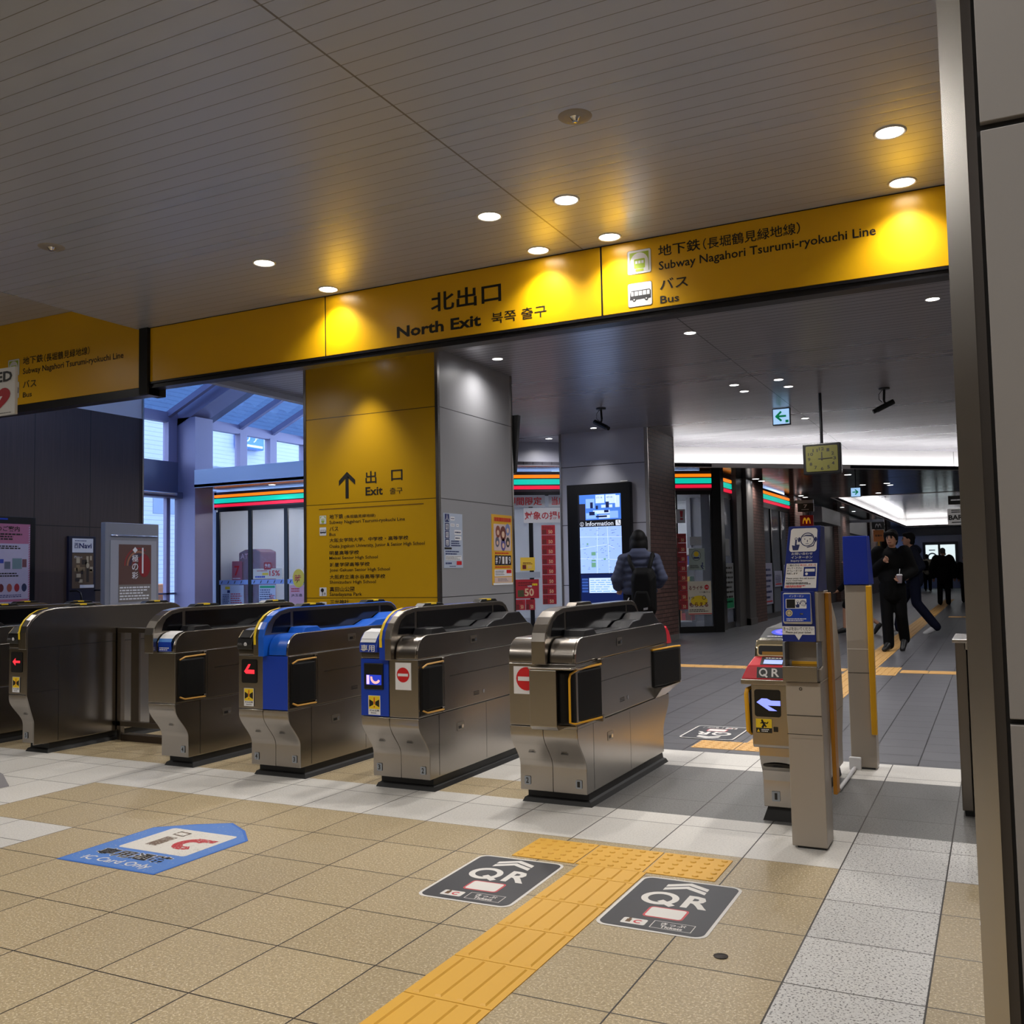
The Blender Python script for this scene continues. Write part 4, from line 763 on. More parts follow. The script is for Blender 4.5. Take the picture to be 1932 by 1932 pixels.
class Sk(Pl):
    """face of the tapering sign board"""
    def pt(s, a, b, h=0.):
        k = (b-1.136)/.294; xl = -.868+.036*k; xr = -.713+.021*k
        return Vector((xl+(xr-xl)*a, 4.44+.015*k-h, b))
SK = Sk((0, 0, 0), (1, 0, 0), (0, 0, 1)); m = MB()
m.rrect(SK, .09, 1.315, .91, 1.42, .08, M_WHT, .002, .012)
a, b, r = .62, 1.369, .031
for k in range(24):
    t0, t1 = k*math.pi/12, (k+1)*math.pi/12; R = r/.145
    m.add([SK.pt(a+R*math.cos(t0), b+r*math.sin(t0), .003), SK.pt(a+R*math.cos(t1), b+r*math.sin(t1), .003), SK.pt(a+R*.88*math.cos(t1), b+r*.88*math.sin(t1), .003), SK.pt(a+R*.88*math.cos(t0), b+r*.88*math.sin(t0), .003)], [(0, 1, 2, 3)], M_NAVY)
m.disc(SK, a-.25, b, .04, M_NAVY, .003, .011); m.disc(SK, a+.25, b, .04, M_NAVY, .003, .011); m.poly(SK, [(a-.2, b+.012), (a-.05, b+.016), (a+.12, b+.014), (a+.2, b+.004), (a+.12, b+.02), (a-.05, b+.021)], M_NAVY, .003)
m.disc(SK, a-.08, b+.002, .016, M_NAVY, .003, .0025); m.disc(SK, a+.08, b+.002, .016, M_NAVY, .003, .0025); m.rect(SK, a-.01, b-.012, a+.012, b-.002, M_NAVY, .003); m.rect(SK, a-.05, b-.02, a+.05, b-.018, M_NAVY, .003); m.poly(SK, [(a+.25, b-.01), (a+.2, b-.03), (a, b-.038), (a, b-.034), (a+.18, b-.026), (a+.22, b-.01)], M_NAVY, .003)
m.poly(SK, [(.16, 1.345), (.2, 1.322), (.36, 1.322), (.4, 1.347), (.3, 1.347), (.3, 1.37), (.25, 1.37), (.25, 1.342)], M_NAVY, .003); m.disc(SK, .275, 1.373, .045, M_NAVY, .003, .006); m.disc(SK, .275, 1.373, .028, M_WHT, .0036, .0035)
m.text(SK, 'お問い合わせ', .17, 1.3, .8, 1.312, M_WHT, .002, .006); m.text(SK, 'インターホン', .17, 1.284, .8, 1.296, M_WHT, .002, .006); m.text(SK, 'Inquiry Intercom', .17, 1.268, .8, 1.279, M_WHT, .002, .004)
m.rect(SK, .05, 1.152, .95, 1.262, M_WHT, .002)
m.text(SK, 'ご用の方は', .08, 1.249, .44, 1.259, M_INK, .003, .01); m.text(SK, '呼び出しボタンを', .46, 1.249, .92, 1.259, M_RED, .003, .01); m.text(SK, 'おしてください', .08, 1.237, .52, 1.246, M_INK, .003, .01); m.text(SK, 'オペレーターが', .08, 1.225, .52, 1.234, M_INK, .003, .01); m.text(SK, '対応します', .08, 1.213, .4, 1.222, M_INK, .003, .01)
m.rect(SK, .57, 1.204, .92, 1.246, mat('navy_enamel'), .003); m.rect(SK, .61, 1.225, .89, 1.238, M_WHT, .0036); m.disc(SK, .66, 1.215, .04, M_WHT, .0036, .006)
m.text(SK, 'Please press the call button', .08, 1.19, .9, 1.199, M_INK, .003, .012); m.text(SK, 'if you need help', .08, 1.181, .55, 1.189, M_INK, .003, .012)
m.lines(SK, .08, 1.168, .92, 1.178, 2, M_INK, .003, .7, 14); m.lines(SK, .08, 1.154, .7, 1.165, 2, M_RED, .003, .7, 10); part(m, 'sign_print', sb)
m = MB(); m.prism([(4.66, .2), (4.615, 1.125), (4.70, 1.125), (4.74, .2)], 'x', -.713, -.695, mat('orange_corner_strip', '#b97a12', .45)); part(m, 'corner_strip', t, 'orange corner strip', bevel=.003)
t = thing('intercom_post', 'beige post with a plain blue top and yellow edge, behind the intercom', 'intercom post', (-.78, 6.35, 0))
m = MB(); m.box(-.85, -.70, 6.30, 6.42, .01, 1.128, M_BEIGE); m.box(-.84, -.71, 6.3, 6.41, 0, .01, M_BLACK); part(m, 'body', t, bevel=.004)
m = MB(); m.loft([[(-.852, 6.285, 1.13), (-.705, 6.285, 1.13), (-.69, 6.43, 1.13), (-.852, 6.43, 1.13)], [(-.846, 6.27, 1.43), (-.706, 6.27, 1.43), (-.695, 6.34, 1.43), (-.846, 6.34, 1.43)]], mat('plain_blue_enamel', '#0f2f9e', .3)); part(m, 'sign_board', t, 'plain blue sign back', bevel=.003)
m = MB(); m.box(-.722, -.69, 6.27, 6.31, .215, 1.122, M_YEDGE); part(m, 'corner_strip', t, 'yellow corner strip', bevel=.004)
B2 = Pl((0, 6.3, 0), (1, 0, 0), (0, 0, 1)); m = MB(); m.rect(B2, -.849, .73, -.72, .734, mat('pale_seam', '#dedad4', .5), .001); m.rect(B2, -.849, .585, -.72, .588, M_BLACK, .001); part(m, 'panel_seams', t)
m = MB(); m.box(-.858, -.79, 6.255, 6.29, -.0, .075, M_WHT); o = single(m, 'junction_box', 'small white junction box at the foot of the plain post', 'junction box', bevel=.004)
m = MB(); m.tube([(-.83, 5.62, .012), (-.825, 6.25, .012)], .012, M_WHT, 8); single(m, 'cable_conduit', 'white cable conduit on the floor towards the plain post', 'conduit')
# barrier beside the right wall
t = thing('barrier_post', 'dark steel barrier end beside the right wall trim', 'barrier', (-.15, 5.5, 0))
m = MB(); m.box(-.2, -.15, 5.3, 5.7, .03, .86, M_STEELD); m.box(-.15, -.13, 5.36, 5.66, .03, .86, M_BLACK); m.box(-.13, .0, 5.3, 5.7, .03, .86, M_STEELD); part(m, 'panel', t, bevel=.004)
m = MB(); m.box(-.212, .0, 5.28, 5.72, .855, .872, M_TRIM); m.box(-.16, -.12, 5.3, 5.34, .82, .855, M_TRIM); part(m, 'top_rail', t, bevel=.002)
m = MB(); m.box(-.19, .0, 5.32, 5.68, 0, .03, M_BLACK); part(m, 'foot', t)
# fence between gates
t = thing('steel_fence', 'low brushed steel railing between gates 4 and 5', 'fence', (-5.65, 5.4, 0))
for z in (.83, .107): m = MB(); m.box(-6.19, -5.06, 5.38, 5.42, z, z+.04, M_STEELD); part(m, 'rail', t, bevel=.003)
for x in (-6.19, -5.10): m = MB(); m.box(x, x+.04, 5.38, 5.42, 0, .83, M_STEELD); part(m, 'post', t, bevel=.003)
for k in range(5): m = MB(); x = -6.05+k*.2; m.box(x, x+.085, 5.392, 5.408, .145, .83, M_STEELD); part(m, 'slat', t)
m = MB(); m.box(-6.12, -5.06, 5.36, 5.44, 0, .05, mat('dark_sill', '#4a4038', .4, .7)); part(m, 'sill', t)
m = MB(); m.prism([(-5.75, 0), (-5.44, 0), (-5.5, .07), (-5.75, .13)], 'y', 3.72, 3.93, mat('grey_sign_foot', '#77757a', .5)); single(m, 'sign_foot', 'grey wedge foot of a stand at the left edge of the floor', 'stand foot', bevel=.004)
# AED sign
t = thing('heart_sign', 'white hanging AED sign with a red heart at the left edge', 'sign', (-7.13, 5.0, 2.58)); A = Pl((0, 5.0, 0), (1, 0, 0), (0, 0, 1))
m = MB(); m.box(-7.33, -6.925, 5.0, 5.03, 2.58, 2.965, M_WHITEP); part(m, 'board', t, bevel=.006)
m = MB(); m.text(A, 'AED', -7.27, 2.85, -6.955, 2.935, M_INK, .002, .035); m.lines(A, -7.25, 2.592, -6.95, 2.602, 1, M_INK, .002, seg=14); part(m, 'lettering', t)
m = MB(); hp = [(-7.127+.0095*16*math.sin(k/16*math.pi)**3, 2.72+.0095*(13*math.cos(k/16*math.pi)-5*math.cos(k/8*math.pi)-2*math.cos(k*3/16*math.pi)-math.cos(k/4*math.pi))*.72) for k in range(32)]
m.poly(A, hp, mat('dark_red_print', '#9c1b26', .45), .002); m.poly(A, [(-7.10, 2.79), (-7.17, 2.715), (-7.13, 2.715), (-7.155, 2.645), (-7.07, 2.735), (-7.115, 2.735)], M_WHT, .003); part(m, 'heart_emblem', t, 'red heart with a white bolt')
m = MB(); m.cyl((-7.27, 5.015, 2.965), (-7.27, 5.015, 3.935), .008, M_STEELD, 8); part(m, 'hanger', t)

# ================================================================== PASSAGE, ATRIUM AND SHOPS
# left wall with boards
mb = MB(); mb.box(-10.95, -10.8, 6.62, 9.79, 0, 3.53, M_WOOD); struct(mb, 'wall_left')
mb = MB(); mb.box(-10.95, -10.8, 6.62, 9.80, 3.53, 5.2, mat('white_upper_wall', '#e4e4e6', .5)); mb.box(-10.96, -10.78, 9.79, 9.815, 0, 5.2, M_TRIM); struct(mb, 'wall_left_upper')
WP = Pl((-10.8, 0, 0), (0, 1, 0), (0, 0, 1))
t = thing('notice_board', 'black framed board with a pink notice on the dark brown wall', 'notice board', (-10.79, 7.5, .4))
m = MB(); m.box(-10.8, -10.76, 6.95, 8.083, .5, 2.04, M_BLACK); part(m, 'frame', t, bevel=.004)
NB = Pl((-10.76, 0, 0), (0, 1, 0), (0, 0, 1)); m = MB()
PK = mat('pink_paper', '#b56a86', .55); m.rect(NB, 7.05, .6, 8.006, 1.953, PK, .002); m.rect(NB, 7.1, 1.03, 7.985, 1.71, mat('lilac_white_paper', '#b9aec0', .55), .003); m.rect(NB, 7.1, .88, 7.985, 1.0, mat('lilac_white_paper'), .003)
for k in range(46): b = .6+k*.029; m.poly(NB, [(7.985, b), (8.004, b+.01), (8.004, b+.022), (7.985, b+.012)], mat('lilac_white_paper'), .0035)
m.text(NB, 'のご案内', 7.55, 1.86, 7.86, 1.925, M_INK, .004, .02); m.lines(NB, 7.3, 1.75, 7.93, 1.84, 3, M_INK, .004, .6, 12); m.lines(NB, 7.3, 1.64, 7.95, 1.69, 2, M_INK, .004, .6, 12)
for a, b, w, h, c in [(7.7, 1.4, .08, .09, '#5f6470'), (7.83, 1.4, .13, .13, '#6d8488'), (7.93, 1.42, .06, .1, '#74464a'), (7.62, 1.47, .06, .05, '#3344a0')]: m.rect(NB, a-w/2, b, a+w/2, b+h, mat('picture_'+c[1:], c, .5), .004)
m.lines(NB, 7.6, 1.3, 7.92, 1.36, 2, M_INK, .004)
for a, c in [(7.62, '#6a2a30'), (7.73, '#a05040'), (7.83, '#a02a30'), (7.93, '#2a3050')]: m.disc(NB, a, 1.17, .035, mat('picture_'+c[1:], c, .5), .004, .05)
m.lines(NB, 7.6, 1.05, 7.95, 1.09, 2, M_NAVY, .004)
for a in (7.6, 7.7, 7.8, 7.9): m.stroke(NB, [(a-.03, .91), (a+.03, .98)], .014, mat('dark_maroon_print', '#5a1a2a', .5), .004); m.stroke(NB, [(a-.03, .98), (a+.03, .91)], .014, M_INK, .0042)
m.rect(NB, 7.2, 2.0, 7.7, 2.02, M_BLUED, .002); part(m, 'notice', t, 'pink striped notice')
t = thing('brochure_rack', 'navy brochure rack with a white header card on the dark brown wall', 'brochure rack', (-10.79, 8.77, 0))
m = MB(); m.box(-10.8, -10.76, 8.57, 8.99, .25, 1.825, mat('navy_enamel_rack', '#14172e', .4)); part(m, 'back_panel', t, bevel=.004)
m = MB(); m.rect(NB, 8.62, 1.61, 8.945, 1.795, M_WHT, .003); m.text(NB, '西', 8.65, 1.665, 8.715, 1.735, M_NAVY, .004, .01); m.text(NB, 'Navi', 8.725, 1.665, 8.92, 1.735, M_NAVY, .004, .03); m.lines(NB, 8.66, 1.755, 8.87, 1.775, 1, M_NAVY, .004); part(m, 'header_card', t)
m = MB(); m.rect(NB, 8.62, 1.14, 8.95, 1.60, mat('brown_picture', '#5e4a35', .5), .003)
for k in range(14): a = 8.65+random.random()*.25; b = 1.2+random.random()*.33; m.rect(NB, a, b, a+.03+.05*random.random(), b+.03+.06*random.random(), mat(*random.choice([('picture_tan', '#8a7350'), ('picture_dark', '#2c221c'), ('picture_cream', '#b8a88a')])), .004)
m.disc(NB, 8.86, 1.44, .025, mat('picture_cream', '#b8a88a'), .005, .035); m.rect(NB, 8.84, 1.22, 8.88, 1.4, mat('picture_dark', '#2c221c'), .005); m.rect(NB, 8.74, 1.145, 8.96, 1.185, M_WHT, .005); m.text(NB, '西Navi', 8.65, 1.535, 8.77, 1.565, M_WHT, .004); part(m, 'brochure_cover', t)
m = MB()
for x in (-10.55,):
    for y in (8.6, 8.98): m.tube([(-10.76, y, 1.11), (x-.08, y, 1.11), (x-.02, y, 1.085), (x, y, 1.02), (x, y, .3)], .012, M_BTRIM, 8)
m.tube([(-10.55, 8.6, .95), (-10.55, 8.98, .95)], .01, M_BTRIM, 8); part(m, 'wire_holder', t)
for k in range(4):
    m = MB(); z = .915+k*.012; m.loft([[(-10.75, 8.63+k*.01, z), (-10.57, 8.62+k*.012, z-.02), (-10.57, 8.93, z-.02), (-10.75, 8.95-k*.01, z)], [(-10.75, 8.63+k*.01, z+.01), (-10.57, 8.62+k*.012, z-.01), (-10.57, 8.93, z-.01), (-10.75, 8.95-k*.01, z+.01)]], [mat('leaflet_cream', '#c9bfae', .5), mat('leaflet_pink', '#b08a8a', .5)][k % 2]); m2 = single(m, 'leaflet', ('bottom', 'second', 'third', 'topmost')[k]+' leaflet in the pile inside the brochure rack', 'leaflet', 'leaflets in the rack')
m = MB(); m.box(-10.76, -10.55, 8.6, 8.98, .87, .89, M_BTRIM); part(m, 'shelf', t)
t = thing('poster_board', 'grey framed board with a dark red swirl poster at the brown wall end', 'poster board', (-9.9, 8.85, 0)); GB = Pl((-9.87, 0, 0), (0, 1, 0), (0, 0, 1))
GF = mat('grey_painted_frame', '#83858e', .4)
m = MB(); m.box(-9.95, -9.87, 8.385, 9.24, .1, 1.962, GF); part(m, 'frame', t, bevel=.006)
m = MB(); m.box(-9.87, -9.862, 8.46, 9.195, .6, 1.74, mat('pale_grey_panel', '#9a9ba3', .45)); m.cyl((-9.855, 8.46, 1.80), (-9.855, 9.2, 1.80), .008, M_CHROME, 8); part(m, 'panel', t)
for y in (8.42, 9.15): m = MB(); m.box(-10.05, -9.8, y, y+.05, 0, .1, GF); part(m, 'foot', t)
GQ = Pl((-9.862, 0, 0), (0, 1, 0), (0, 0, 1)); m = MB(); m.rect(GQ, 8.585, .96, 9.105, 1.69, mat('poster_brown', '#5d4038', .45), .002)
for r0, r1, c in [(.3, .33, '#8a2c2c'), (.24, .27, '#a06a50'), (.17, .22, '#3a2a40'), (.1, .15, '#7c2a2c')]:
    for k in range(10): a = -60+k*12; m.ring(GQ, 8.9, 1.42, r0*.7, r1*.7, mat('poster_'+c[1:], c, .45), .003, a+120, a+132, 2, 1.0)
m.disc(GQ, 8.99, 1.42, .1, mat('poster_red', '#82191f', .45), .0035, .15)
m.rect(GQ, 8.585, .96, 9.105, 1.18, mat('poster_grey', '#77706a', .45), .004); m.lines(GQ, 8.6, .98, 9.08, 1.16, 5, M_WHT, .005, .5, 8)
m.poly(GQ, [(8.84, 1.66), (8.88, 1.62), (8.84, 1.58), (8.80, 1.62)], M_WHT, .005)
for k, s_ in enumerate('極の彩'): m.text(GQ, s_, 8.79, 1.47-k*.11, 8.89, 1.56-k*.11, M_WHT, .005, .01)
m.rect(GQ, 8.95, 1.32, 8.975, 1.65, M_WHT, .005); part(m, 'poster', t, 'dark red swirl poster')

# glass wall of the atrium
BZ = M_BRONZE
mb = MB(); mb.box(-16.0, -15.4, 15.42, 15.95, 0, 4.75, BZ); mb.box(-15.99, -15.62, 15.95, 16.1, 0, 4.75, M_BRONZED); struct(mb, 'column_atrium')
mb = MB(); mb.box(-16.05, -15.9, 8, 15.42, 3.11, 3.78, M_BRONZED); mb.box(-16.05, -15.75, 8, 15.42, 2.98, 3.11, M_BRONZED); mb.cyl((-15.72, 8.5, 3.06), (-15.72, 15.2, 3.06), .035, M_CHROME, 10); struct(mb, 'beam_atrium')
mb = MB(); mb.box(-16.08, -15.92, 8, 23, 4.64, 4.86, BZ)
for y in (9.5, 11.4, 13.3, 15.15, 17.36, 18.42, 19.72, 21): mb.box(-16.07, -15.9, y, y+.24, 3.78, 4.66, BZ)
mb.box(-16.05, -15.92, 16.2, 23, 3.1, 3.8, mat('pale_fascia', '#dfe3ec', .4))
for y in (9.5, 11.4, 13.3, 15.15): mb.box(-16.05, -15.95, y, y+.1, 0, 3.0, BZ)
mb.box(-16.05, -15.95, 8, 15.42, .9, .94, M_BRONZED)
struct(mb, 'window_1')
mb = MB(); mb.box(-16.02, -16.01, 8, 15.42, 0, 3.0, M_GLASSW); mb.box(-16.02, -16.01, 8, 23, 3.78, 4.64, M_GLASSW); struct(mb, 'window_2')
mb = MB()
def raf(y0, y1, mt, dz=.14, x1=-8.3, z0=4.72): mb.loft([[(-16.0, y0, z0), (-16, y1, z0), (-16, y1, z0+dz), (-16, y0, z0+dz)], [(x1, y0, z0+(x1+16)*.445), (x1, y1, z0+(x1+16)*.445), (x1, y1, z0+dz+(x1+16)*.445), (x1, y0, z0+dz+(x1+16)*.445)]], mt)
raf(15.42, 15.95, BZ, .5, z0=4.55); raf(15.95, 16.25, M_BRONZED, .4, z0=4.6)
for y in (8.4, 9.5, 11.4, 13.3, 15.15, 17.36, 18.5, 19.8, 21): raf(y, y+.1, BZ)
struct(mb, 'window_3')
mb = MB(); mb.loft([[(-16, 8, 4.86), (-16, 23, 4.86), (-16, 23, 4.87), (-16, 8, 4.87)], [(-8.3, 8, 8.29), (-8.3, 23, 8.29), (-8.3, 23, 8.3), (-8.3, 8, 8.3)]], tinted('roof_glass', (.36, .44, .54, 1))); struct(mb, 'window_4')
mb = MB(); mb.box(-8.3, -8.2, 6.62, 23, 3.85, 8.3, mat('pale_upper_wall', '#b8bcc8', .5)); struct(mb, 'wall_atrium_right')
mb = MB(); mb.box(-16, -8.2, 7.9, 8.0, 3.935, 8.3, mat('pale_upper_wall')); struct(mb, 'wall_atrium_front')
# outside
mb = MB(); mb.box(-60, -16.06, -10, 60, -.12, -.02, mat('asphalt', '#5c5f66', .8)); struct(mb, 'ground_outside')
SID = panel_mat('pale_siding', '#aeb4bd', .6, [(2, 0, .16)], lc='#8b919c', w=.02)
mb = MB(); mb.box(-40, -27, 24, 60, 0, 26, SID); mb.box(-27.02, -26.985, 27.5, 28.9, 3.6, 5.2, mat('house_window', '#6f7f95', .2)); mb.box(-27.02, -26.985, 25, 26.2, 3.6, 4.6, mat('house_window')); o = tag(mb.build('building_outside'), 'pale siding building outside behind the clerestory glass', 'building')
mb = MB(); mb.box(-44, -30, -4, 23.5, 0, 24, mat('pale_render', '#b7bcc4', .6)); mb.box(-29.98, -29.9, 21.5, 23, 2.2, 4.8, mat('house_window')); mb.box(-29.98, -29.9, 17, 19, 2.2, 4.4, mat('house_window')); tag(mb.build('building_outside'), 'pale rendered building outside behind the lower glass door', 'building')
t = thing('street_sign', 'blue sign with white lettering on the building outside', 'sign', (-26.8, 29.8, 6.4)); SG = Pl((-26.6, 0, 0), (0, 1, 0), (0, 0, 1))
m = MB(); m.box(-26.985, -26.6, 29.1, 30.45, 6.4, 7.05, mat('sign_blue', '#1f6fd0', .4)); part(m, 'board', t, bevel=.05)
m = MB(); m.text(SG, 'リア', 29.3, 6.66, 30.2, 7.0, M_WHT, .01, .02); m.rect(SG, 29.2, 6.47, 30.35, 6.56, M_WHT, .01); part(m, 'lettering', t)
t = thing('traffic_barrier', 'orange plastic barrier outside the lower glass door', 'barrier', (-17.2, 16.0, 0))
m = MB(); OR = mat('orange_plastic', '#e88a1a', .5); m.prism([(15.75, 0), (15.72, .95), (15.8, 1.13), (16.2, 1.13), (16.35, .95), (16.35, 0)], 'x', -17.4, -17.1, OR); part(m, 'body', t, bevel=.03)
m = MB(); m.box(-17.1, -17.08, 15.85, 16.2, .3, .85, mat('dark_orange_plastic', '#b5650f', .5)); part(m, 'panel', t)

# convenience store facade
SU = Vector((.8321, .5547, 0)); DP = Pl((-8.3, 16.4, 0), SU, (0, 0, 1)); S1 = Pl((0, 16.4, 0), (1, 0, 0), (0, 0, 1)); CP = Pl((-5.0, 0, 0), (0, 1, 0), (0, 0, 1))
ORG = mat('orange_lit_stripe', '#ff8a1a', .4, emit=1.0, ecol='#ff8410'); TEAL = mat('teal_lit_stripe', '#10d8b8', .4, emit=.85, ecol='#08cdb4'); REDL = mat('red_lit_stripe', '#ff2a48', .4, emit=.9, ecol='#f01c40')
def bar3(m, pl, a0, a1, b0, b1, t, mt):
    q = [(a0, b0), (a1, b0), (a1, b1), (a0, b1)]; m.loft([[pl.pt(a, b, 0) for a, b in q], [pl.pt(a, b, t) for a, b in q]], mt); return m
def store_sign(pl, a0, a1, label):
    t = thing('store_sign', label, 'sign', pl.pt((a0+a1)/2, 2.8), 'lit store stripes')
    m = MB(); bar3(m, pl, a0-.02, a1+.02, 2.77, 3.17, .03, mat('dark_fascia_board', '#3f3a45', .3)); part(m, 'backing', t)
    for n_, b0, b1, mt in (('orange', 3.045, 3.105, ORG), ('teal', 2.92, 3.02, TEAL), ('red', 2.83, 2.893, REDL)): m = MB(); bar3(m, pl, a0, a1, b0, b1, .055, mt); part(m, 'stripe', t, n_+' lit stripe')
store_sign(S1, -15.74, -8.5, 'orange, teal and red lit stripes over the store front in the atrium')
store_sign(DP, .0, 4.02, 'orange, teal and red lit stripes over the angled store front'); store_sign(CP, 19.55, 20.3, 'short set of lit stripes over the narrow corner window')
store_sign(CP, 23.05, 26.75, 'lit stripes receding over the passage side store windows')
FRM = mat('black_door_frame', '#0f0f11', .3, .3)
def glazing(name, pl, mulls, b0, b1, w=.06):
    m = MB(); a0, a1 = mulls[0], mulls[-1]
    bar3(m, pl, a0, a1, b1, b1+.08, .04, FRM); bar3(m, pl, a0, a1, 0, b0, .04, FRM)
    for a in mulls: bar3(m, pl, a-w/2, a+w/2, b0, b1, .04, FRM)
    struct(m, name); m = MB(); bar3(m, pl, a0, a1, b0, b1, .008, M_GLASSW); struct(m, name+'_pane')
glazing('window_5', S1, [-15.65, -14.71, -13.7, -12.7, -11.7, -10.7, -9.7, -8.4], .1, 2.72, .1)
glazing('window_6', DP, [.0, .42, 1.15, 2.2, 3.28, 4.02], .12, 2.70, .08)
glazing('window_7', CP, [19.45, 20.35], .12, 2.7, .1); glazing('window_8', CP, [23.0, 24.3, 25.5, 26.75], .12, 2.7, .12)
mb = MB(); mb.box(-5.2, -4.9, 18.75, 19.42, 0, 3.2, FRM); bar3(mb, DP, 4.02, 4.2, 0, 3.2, .05, FRM); struct(mb, 'column_store_corner')
mb = MB(); bar3(mb, S1, -16.05, -15.7, 0, 3.2, .03, mat('pale_fascia')); struct(mb, 'wall_store_end')
# grey column, bricks and shop fronts along the passage
GCOL = mat('warm_grey_column', '#5d5a59', .4)
def wall_seg(name, y0, y1, mt, x=-5.0, z1=3.2, d=.25): mb = MB(); mb.box(x-d, x, y0, y1, 0, z1, mt); return struct(mb, name)
mb = MB(); mb.box(-5.2, -4.88, 20.42, 21.0, 0, 3.2, GCOL); mb.box(-5.2, -4.8, 21.0, 21.6, 0, 3.2, GCOL); mb.box(-5.2, -4.78, 21.0, 21.62, 0, .14, GCOL); struct(mb, 'column_passage')
wall_seg('wall_brick_near', 21.6, 22.95, M_BRICK, -4.85); wall_seg('wall_brick_middle', 26.85, 29.2, M_BRICK, -4.85)
wall_seg('wall_shop_grey', 29.3, 35.0, mat('grey_shop_shutter', '#4f4d50', .45), -5.0); mb = MB(); mb.box(-4.98, -4.5, 29.3, 33.0, 2.55, 3.0, mat('grey_sign_box', '#77767a', .45)); single(mb, 'awning_box', 'grey box awning over the shutter beside the far brick strip', 'awning')
wall_seg('wall_brick_far', 35.0, 38.0, M_BRICK, -4.85); wall_seg('wall_shop_dark', 38.0, 44.6, mat('dark_shop_front', '#131214', .3), -5.1); wall_seg('wall_brick_farther', 44.6, 47.5, M_BRICK, -4.85); wall_seg('wall_shop_dark_far', 47.5, 52, mat('dark_shop_front'), -5.1); wall_seg('wall_brick_end', 52, 54, M_BRICK, -4.85)
for y0, y1 in ((38.1, 44.5), (47.6, 51.9)): mb = MB(); mb.box(-5.1, -4.95, y0, y1, 2.5, 3.1, mat('pale_sign_band', '#8c8c90', .4)); single(mb, 'shop_sign_band', 'pale sign band over the %s dark shop front' % ('nearer' if y0 < 40 else 'farther'), 'sign band')
wall_seg('wall_end', 0, 0.1, GCOL, z1=.1) if False else None
mb = MB(); mb.box(-6, 3.8, 55, 55.2, 0, 3.2, mat('pale_lilac_wall', '#9a9cae', .45)); mb.box(-6, 3.8, 54.9, 55, 2.75, 3.2, mat('dark_lintel', '#33343c', .4)); struct(mb, 'wall_end')
mb = MB(); mb.box(3.7, 3.8, 25, 55, 0, 4.1, mat('dark_right_wall', '#4a474a', .5)); struct(mb, 'wall_passage_right')
EP = Pl((0, 54.95, 0), (1, 0, 0), (0, 0, 1))
t = thing('advert_screens', 'pair of lit poster screens in a dark frame on the far wall', 'screen', (-2.6, 54.95, .9))
m = MB(); bar3(m, EP, -3.4, -1.7, .6, 2.4, .05, mat('dark_lintel')); part(m, 'frame', t)
EP2 = Pl((0, 54.9, 0), (1, 0, 0), (0, 0, 1)); SCR = mat('white_lit_screen', '#e8f0f4', .4, emit=1.0, ecol='#e2f2f4')
for a0, a1, l in ((-3.26, -2.66, 'left'), (-2.55, -1.85, 'right')):
    m = MB(); m.rect(EP2, a0, 1.1, a1, 2.25, SCR, .01)
    if l == 'left': m.ring(EP2, -2.95, 1.6, .17, .24, mat('blue_grey_print', '#4a6f88', .5), .02); m.rect(EP2, -3.1, 1.95, -2.8, 2.0, M_NAVY, .02)
    else: m.disc(EP2, -2.15, 1.6, .14, mat('orange_print', '#f09a3a', .5), .02); m.disc(EP2, -2.35, 1.75, .06, mat('picture_tan', '#8a7350'), .02)
    part(m, 'screen', t, l+' lit screen')

# lower ceiling and light coves
def lipline(x):   # front lip of the lower ceiling
    return 15.4 if x < -8.0 else 15.4+(x+8.0)*.885
LC = 3.2
slab('ceiling_lower_front', [(-15.4, 15.4), (-8.0, 15.4), (.5, 22.92), (3.8, 25.4), (3.8, 28.6), (-5.2, 28.6), (-5.2, 18.6), (-8.5, 16.6), (-15.4, 16.5)], LC, .06, M_CEIL3)
for n_, x0, x1, y0, y1 in (('left', -5.2, -4.1, 28.6, 54.2), ('right', 1.4, 3.8, 28.6, 54.2), ('far', -6, 3.8, 54.2, 55)): slab('ceiling_lower_'+n_, [(x0, y0), (x1, y0), (x1, y1), (x0, y1)], LC, .06, M_CEIL3)
slab('ceiling_recess', [(-4.4, 28.3), (1.7, 28.3), (1.7, 54.6), (-4.4, 54.6)], 3.62, .06, M_CEIL3)
WF = mat('white_cove_fascia', '#dcdad6', .45); COVE = mat('cove_light_strip', '#ffffff', .4, emit=15, ecol='#fdfbff')
def run(m, pts, z0, z1, d0, d1, mt):
    """band along a polyline, offset d0..d1 to its left"""
    for (x0, y0), (x1, y1) in zip(pts, pts[1:]):
        L = math.hypot(x1-x0, y1-y0); nx, ny = -(y1-y0)/L, (x1-x0)/L
        q = [(x0+nx*d0, y0+ny*d0), (x1+nx*d0, y1+ny*d0), (x1+nx*d1, y1+ny*d1), (x0+nx*d1, y0+ny*d1)]; m.prism(q, 'z', z0, z1, mt)
PL0 = [(-8.0, 15.4), (-5.45, 17.66), (-2.9, 19.9), (-.5, 22.1), (3.8, 25.6)]
mb = MB(); run(mb, PL0[1:], LC-.01, LC+.075, 0, .04, WF); run(mb, PL0[1:], LC+.06, CZ+.05, .3, .36, WF); struct(mb, 'trim_6')
mb = MB(); run(mb, [(-15.4, 15.4), (-8.3, 15.4)], LC-.01, 3.58, 0, .06, mat('pale_fascia')); run(mb, PL0[:2], LC-.01, CZ+.02, 0, .06, mat('grey_fascia', '#6a6b75', .4)); struct(mb, 'trim_7')
mb = MB(); run(mb, PL0[1:], LC+.061, LC+.078, .12, .2, COVE); single(mb, 'cove_light', 'bright curved cove light along the edge of the lower ceiling', 'cove light')
R0 = [(-4.1, 54.2), (-4.1, 28.6), (1.4, 28.6), (1.4, 54.2), (-4.1, 54.2)]
